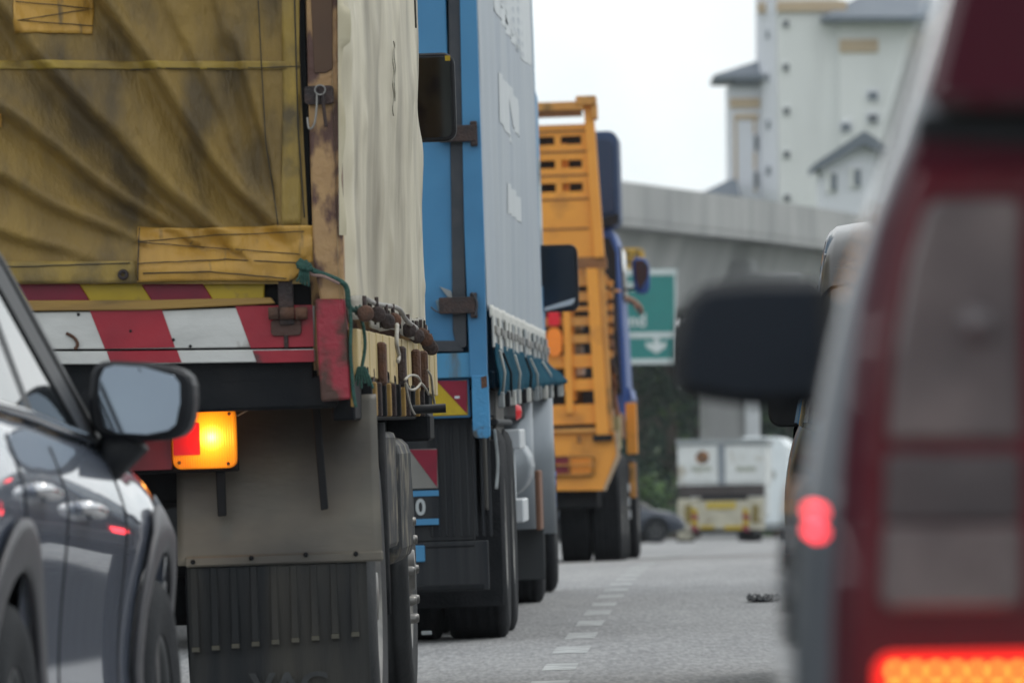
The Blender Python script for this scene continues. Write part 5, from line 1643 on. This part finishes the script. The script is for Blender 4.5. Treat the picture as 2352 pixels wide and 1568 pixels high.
rp_ = prism("route_plate", rounded(a[0], a[1], b[0], b[1], .16), 'y', 0, .07, SIGNY, sg, .008)
a = sp(1453, 594)
text("plate_number", "25", .5, INK, rp_, Matrix.Translation((a[0], -.01, a[1])) @ Matrix.Rotation(math.pi / 2, 4, 'X'), .008, .012)
for px in (1290, 1375):
    a = sp(px, 600)
    box("post", a[0] - .12, a[0] + .12, .1, .34, -.3, a[1], STEEL, sg, .02)

# ------------------------------------------------------------------ overpass
ov = bpy.data.objects.new("overpass", None); COL.objects.link(ov); ov.location = (0, 0, 0)
tag(ov, "weathered grey concrete overpass crossing behind the green sign", "overpass")
OVP = []
for px, yt_, d in ((676, 330, 236), (1000, 372, 256), (1240, 395, 272), (1425, 416, 285), (1560, 434, 295), (1700, 452, 306), (1900, 481, 323), (2060, 510, 345), (2300, 560, 390), (2900, 655, 505)):
    OVP.append(at_y(px, yt_, d))
path = smooth_path(OVP, 5)
def sweep(name, prof, mat, i0=0, i1=None, closed=True):
    pts = path[i0:i1]
    vs_, fs = [], []
    n = len(prof)
    for i, p in enumerate(pts):
        a = pts[max(0, i - 1)]; b = pts[min(len(pts) - 1, i + 1)]
        d = (b - a); d.z = 0; d.normalize()
        nrm = Vector((-d.y, d.x, 0))          # away from the camera side
        if nrm.y < 0 and abs(nrm.y) > .5: nrm = -nrm
        nrm = Vector((-d.y, d.x, 0)) if d.x * 1 > 0 else nrm
        for (h, z) in prof:
            vs_.append(p + nrm * h + Vector((0, 0, z)))
    for i in range(len(pts) - 1):
        for k in range(n):
            fs.append((i * n + k, i * n + (k + 1) % n, (i + 1) * n + (k + 1) % n, (i + 1) * n + k))
    fs.append(tuple(range(n))); fs.append(tuple((len(pts) - 1) * n + k for k in range(n - 1, -1, -1)))
    o = mesh(name, vs_, fs, mat, ov)
    bm = bmesh.new(); bm.from_mesh(o.data); bmesh.ops.recalc_face_normals(bm, faces=bm.faces); bm.to_mesh(o.data); bm.free()
    return o
# parapet in cast panels with joints
for i in range(0, len(path) - 1, 1):
    sweep("parapet_panel", [(-.01 * (i % 2), 0), (.22, 0), (.22, -1.2), (-.01 * (i % 2), -1.2)], CONC, i, i + 2)
sweep("deck", [(.02, -1.15), (9.0, -1.15), (9.0, -1.5), (.02, -1.45)], CONC)
sweep("girder", [(1.3, -1.48), (7.8, -1.48), (7.2, -3.9), (2.0, -3.9)], CONC)
sweep("far_parapet", [(8.8, 0), (9.0, 0), (9.0, -1.2), (8.8, -1.2)], CONC)
for px, d in ((1678, 312), (1050, 262)):
    a = at_y(px - 66, 1100, d); b = at_y(px + 66, 1100, d)
    zg = zroad(a.x, d)
    pc = prism("pier", rounded(a.x, d, b.x, d + 2.6, .35), 'z', zg - .5, at_y(px, 600, d).z, CONC, ov, .0)
    box("pier_cap", a.x - 1.2, b.x + 1.6, d - .3, d + 3.2, at_y(px, 700, d).z, at_y(px, 630, d).z, CONC, ov, .1)
box("pier_lit_side", *(lambda a, b: (a.x, b.x))(at_y(1712, 1000, 311.6), at_y(1746, 1000, 311.6)), 311.6, 312.2, zroad(5, 312) - .3, at_y(1700, 720, 311.6).z, WHITEP, ov, .05)  # white slab stands in for the lit right side of the pier

# ------------------------------------------------------------------ buildings
BY = 600.0
bd = bpy.data.objects.new("apartment_building", None); COL.objects.link(bd)
bd.location = (at_y(1830, 500, BY).x, BY, zprof(BY) - 2)
tag(bd, "tall white apartment block with slate roofs and small square windows above the overpass", "building")
gz = 0.0
def bp_(px, py, dy=0.0):
    a = at_y(px, py, BY + dy)
    return (a.x - bd.location.x, dy, a.z - bd.location.z)
def bbox(name, x0, y0, x1, y1, ya, yb, mat, parent=bd, bev=.02):
    a, b = bp_(x0, y0, ya), bp_(x1, y1, ya)
    return box(name, a[0], b[0], ya, yb, a[2] if y1 is not None else 0, b[2], mat, parent, bev)
def wall(name, x0, ytop, x1, ya, yb, mat):
    a, b = bp_(x0, ytop, ya), bp_(x1, ytop, ya)
    return box(name, a[0], b[0], ya, yb, 0, a[2], mat, bd, .02)
tw = wall("tower_wall", 1783, -60, 1926, 0, 14, WALLW)
# angled left face of the tower
a, b = bp_(1746, 0, 2.2), bp_(1783, 0, 0.02)
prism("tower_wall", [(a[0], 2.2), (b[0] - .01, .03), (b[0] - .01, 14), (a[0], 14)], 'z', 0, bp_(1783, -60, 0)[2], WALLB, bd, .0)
bbox("cornice", 1783, 3, 1945, 26, -.4, .0, TAN)
bbox("cornice", 1740, 6, 1783, 30, 1.4, 2.2, TAN)
for px, py in ((1805, 55), (1805, 155), (1807, 255), (1807, 355), (1808, 455)):
    w_ = bbox("window", px - 10, py - 11, px + 10, py + 11, -.12, .02, WALLW)
    bbox("pane", px - 7, py - 8, px + 7, py + 8, -.16, -.1, WIND, w_)
# left wing with hip roof
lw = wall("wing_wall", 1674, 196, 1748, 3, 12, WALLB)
bbox("band", 1676, 226, 1746, 248, 2.8, 3, TAN)
bbox("band", 1688, 262, 1742, 274, 2.85, 3, TAN)
for x0 in (1690, 1734):
    bbox("tan_strip", x0 - 4, 262, x0 + 4, 440, 2.9, 3, TAN)
bbox("eaves", 1684, 172, 1748, 196, 2.2, 3, SLATE)
def hip(name, x0, x1, ye, xr0, xr1, yr, dy0, dy1, mat=SLATE):
    e0, e1 = bp_(x0, ye, dy0), bp_(x1, ye, dy0)
    r0, r1 = bp_(xr0, yr, dy0), bp_(xr1, yr, dy0)
    dm = (dy0 + dy1) / 2
    vs_ = [(e0[0], dy0, e0[2]), (e1[0], dy0, e1[2]), (e1[0], dy1, e1[2]), (e0[0], dy1, e0[2]), (r0[0], dm, r0[2]), (r1[0], dm, r1[2])]
    vs_ += [(v[0], v[1], v[2] - .35) for v in vs_[:4]]
    return mesh(name, vs_, [(0, 1, 5, 4), (1, 2, 5), (2, 3, 4, 5), (3, 0, 4), (6, 7, 1, 0), (7, 8, 2, 1), (8, 9, 3, 2), (9, 6, 0, 3), (9, 8, 7, 6)], mat, bd)
hip("roof", 1640, 1790, 172, 1745, 1785, 132, 1.5, 13)
for py in (328, 412):
    w_ = bbox("window", 1730, py - 20, 1744, py + 20, 2.85, 3.0, WALLB)
    bbox("pane", 1732, py - 17, 1742, py + 17, 2.8, 2.86, WIND, w_)
for py in (80, 178, 286, 392):
    w_ = bbox("window", 1758, py - 12, 1772, py + 12, 1.1, 1.3, WALLB)
    bbox("pane", 1760, py - 10, 1771, py + 10, 1.05, 1.12, SLATE, w_)
hip("low_roof", 1604, 1700, 446, 1680, 1695, 408, -2, 6)
# right wing
rw = wall("wing_wall", 1926, 34, 2140, -.8, 12, WALLW)
hip("roof", 1888, 2200, 38, 1985, 2150, -20, -2.6, 12)
bbox("band", 1928, 91, 2017, 120, -1.0, -.8, TAN)
for px, py in ((2005, 272), (1943, 292), (2005, 220)):
    w_ = bbox("window", px - 14, py - 12, px + 14, py + 12, -1.0, -.8, WALLB)
    bbox("pane", px - 11, py - 9, px + 11, py + 9, -1.05, -.98, SLATE if py != 272 else WIND, w_)

gh = bpy.data.objects.new("gabled_house", None); COL.objects.link(gh)
GYd = 560.0
gh.location = (at_y(1960, 400, GYd).x, GYd, zprof(GYd) - 2)
tag(gh, "lower white gabled house with slate roof in front of the apartment block", "building")
bd = gh; BY = GYd
wall("wall", 1885, 378, 2060, 0, 8, WALLB)
def gp(px, py, dy): return bp_(px, py, dy)
e0, rg_, e1 = gp(1868, 378, -.8), gp(1985, 300, -.8), gp(2100, 372, -.8)
prism("roof", [(e0[0], e0[2]), (rg_[0], rg_[2]), (e1[0], e1[2]), (e1[0], e1[2] - .5), (rg_[0], rg_[2] - .9), (e0[0], e0[2] - .5)], 'y', -.8, 9, SLATE, gh, .0)
prism("gable_wall", [(gp(1890, 380, 0)[0], gp(1890, 380, 0)[2]), (rg_[0], rg_[2] - .95), (gp(2080, 380, 0)[0], gp(2080, 380, 0)[2])], 'y', .02, .4, WALLB, gh, .0)
for px, py in ((1912, 420), (1966, 410)):
    w_ = bbox("window", px - 16, py - 26, px + 12, py + 22, -.2, .02, WALLW, gh)
    bbox("pane", px - 4, py - 22, px + 11, py + 18, -.28, -.18, SLATE, w_)

# ------------------------------------------------------------------ trees
def tree(name, px, d, height, spread, label, seed, bright=.15, base=None, nleaf=2600, leaf=.34):
    rd = random.Random(seed)
    g = at_y(px, 1200, d)
    z0 = zroad(g.x, d) - .1
    root_ = bpy.data.objects.new(name, None); COL.objects.link(root_)
    root_.location = (g.x, d, z0)
    tag(root_, label, "tree" if height > 2.5 else "shrub", "trees beyond the far lorry" if height > 2.5 else "roadside shrubs")
    bm = bmesh.new()
    tube_geo(bm, [(0, 0, 0), (.05, 0, height * .3), (-.05, .1, height * .62), (0, 0, height * .9)], [.03 * height, .024 * height, .015 * height, .004 * height], 8)
    clumps = []
    for i in range(16):
        zc = height * rd.uniform(.22, .95)
        rad = spread * (1 - .45 * abs(zc / height - .5) * 2) * rd.uniform(.25, 1)
        an = rd.uniform(0, 6.28)
        c = Vector((rad * math.cos(an), rad * math.sin(an), zc))
        clumps.append((c, spread * rd.uniform(.28, .5)))
        tube_geo(bm, [(0, 0, zc * .7), c * .6 + Vector((0, 0, zc * .3)), c], [.012 * height, .007 * height, .003 * height], 5)
    from_bm("trunk", bm, BARK, root_)
    for mat, share in ((LEAFD, 1 - bright), (LEAFL, bright)):
        vs_, fs = [], []
        for i in range(int(nleaf * share)):
            c, rr = rd.choice(clumps if mat is LEAFD else clumps[:5])
            dv = Vector((rd.gauss(0, 1), rd.gauss(0, 1), rd.gauss(0, 1))).normalized() * rr * rd.uniform(.35, 1.05)
            p = c + dv
            if p.z < .05: p.z = rd.uniform(.05, .4)
            n_ = (dv.normalized() + Vector((rd.uniform(-.7, .7), rd.uniform(-.7, .7), rd.uniform(-.3, .9)))).normalized()
            t = n_.orthogonal().normalized(); t.rotate(Matrix.Rotation(rd.uniform(0, 6.28), 3, n_)); b2 = n_.cross(t)
            s_ = leaf * rd.uniform(.5, 1.15)
            k = len(vs_)
            vs_ += [p - t * s_ * .5, p + b2 * s_ * .28, p + t * s_ * .5, p - b2 * s_ * .28]
            fs.append((k, k + 1, k + 2, k + 3))
        if fs:
            mesh("crown", vs_, fs, mat, root_)
for i, (px, d, h_, sp_, lab, br) in enumerate((
        (1395, 322, 9.0, 3.2, "dark leafy tree directly behind the blue cab of the orange lorry", .05),
        (1470, 330, 9.6, 3.0, "dark evergreen tree just under the left part of the green sign", .04),
        (1545, 326, 9.2, 2.9, "dark tree under the down arrow of the green sign", .06),
        (1600, 334, 8.8, 2.6, "tree with bright green sprays just left of the concrete pier", .22),
        (1790, 335, 8.6, 2.8, "dark tree glimpsed between the pier and the red car's mirror", .05),
        (1860, 340, 9.5, 3.2, "dark tree mostly hidden behind the red car's pillar", .05),
        (1330, 336, 9.4, 3.2, "dark tree mostly hidden behind the orange lorry's tail gate", .05))):
    tree("roadside_tree", px, d, h_, sp_, lab, 40 + i, br)
tree("low_shrub", 1490, 262, 1.9, 1.5, "light green low shrub behind the dark blue saloon's bonnet", 91, .55, None, 900, .22)
tree("low_shrub", 1400, 262, 2.1, 1.6, "low green shrub by the orange lorry's rear wheels", 92, .4, None, 900, .22)
# wooded bank closing the view under the overpass
rd = random.Random(5)
vs_, fs = [], []
for i in range(34000):
    x = rd.uniform(-25, 45); y_ = rd.uniform(340, 364)
    hh = 6.5 + 2.2 * fbm(x * .12, y_ * .1, 9)
    p = Vector((x, y_, zprof(345) + hh * rd.random() ** .8))
    t = Vector((rd.gauss(0, 1), rd.gauss(0, 1), rd.gauss(0, 1))).normalized(); b2 = t.orthogonal().normalized()
    s_ = rd.uniform(.25, .6); k = len(vs_)
    vs_ += [p - t * s_ * .5, p + b2 * s_ * .3, p + t * s_ * .5, p - b2 * s_ * .3]
    fs.append((k, k + 1, k + 2, k + 3))
wb_ = mesh("wooded_bank", vs_, fs, LEAFD)
wb_["kind"] = "stuff"; wb_["label"] = "dark mass of foliage closing the view under the overpass"; wb_["category"] = "foliage"

struct(grid("hill", lambda x, y_: (x, y_, zprof(y_) - 1 + 8.5 * smoothstep(362, 392, y_) * (.85 + .2 * fbm(x * .05, 1.0, 2))), rng(-70, 110, 36), rng(362, 420, 12), GRASS))
# unseen tree belts added on both sides and behind, cutting low sky light
def belt(name, label, x0, x1, y0, y1, h, n, seed):
    rd = random.Random(seed)
    vs_, fs = [], []
    for i in range(n):
        x = rd.uniform(x0, x1); y_ = rd.uniform(y0, y1)
        hh = h * (.8 + .35 * fbm(x * .07, y_ * .07, seed))
        p = Vector((x, y_, zprof(max(y_, 0)) - .3 + hh * rd.random()))
        t = Vector((rd.gauss(0, 1), rd.gauss(0, 1), rd.gauss(0, .6))).normalized(); b2 = t.orthogonal().normalized()
        s_ = rd.uniform(.7, 1.5); k = len(vs_)
        vs_ += [p - t * s_ * .5, p + b2 * s_ * .35, p + t * s_ * .5, p - b2 * s_ * .35]
        fs.append((k, k + 1, k + 2, k + 3))
    o = mesh(name, vs_, fs, LEAFD)
    o["kind"] = "stuff"; o["label"] = label
    return o
belt("light_block_trees", "unseen tree belt added on the left to block low sky light", -42, -34, -50, 210, 7, 12000, 21)
belt("light_block_trees", "unseen tree belt added on the right to block low sky light", 26, 34, -50, 150, 9, 12000, 22)
belt("light_block_trees", "unseen trees added behind the viewpoint to block low sky light", -30, 30, -58, -50, 12, 5000, 23)

# ------------------------------------------------------------------ haze: one closed box of thin air round everything
hz = bpy.data.materials.new("thin_haze")
hz.use_nodes = True
ht = hz.node_tree
for n_ in list(ht.nodes):
    if n_.type == 'BSDF_PRINCIPLED':
        ht.nodes.remove(n_)
pv = ht.nodes.new("ShaderNodeVolumePrincipled")
pv.inputs["Color"].default_value = (.9, .95, 1.0, 1)
pv.inputs["Density"].default_value = .00013
ht.links.new(pv.outputs["Volume"], [n_ for n_ in ht.nodes if n_.type == 'OUTPUT_MATERIAL'][0].inputs["Volume"])
hb = box("haze", -720, 720, -60, 1420, -14, 44, hz, None, 0)
hb["kind"] = "stuff"
hb["label"] = "thin pale haze in the air over the road"
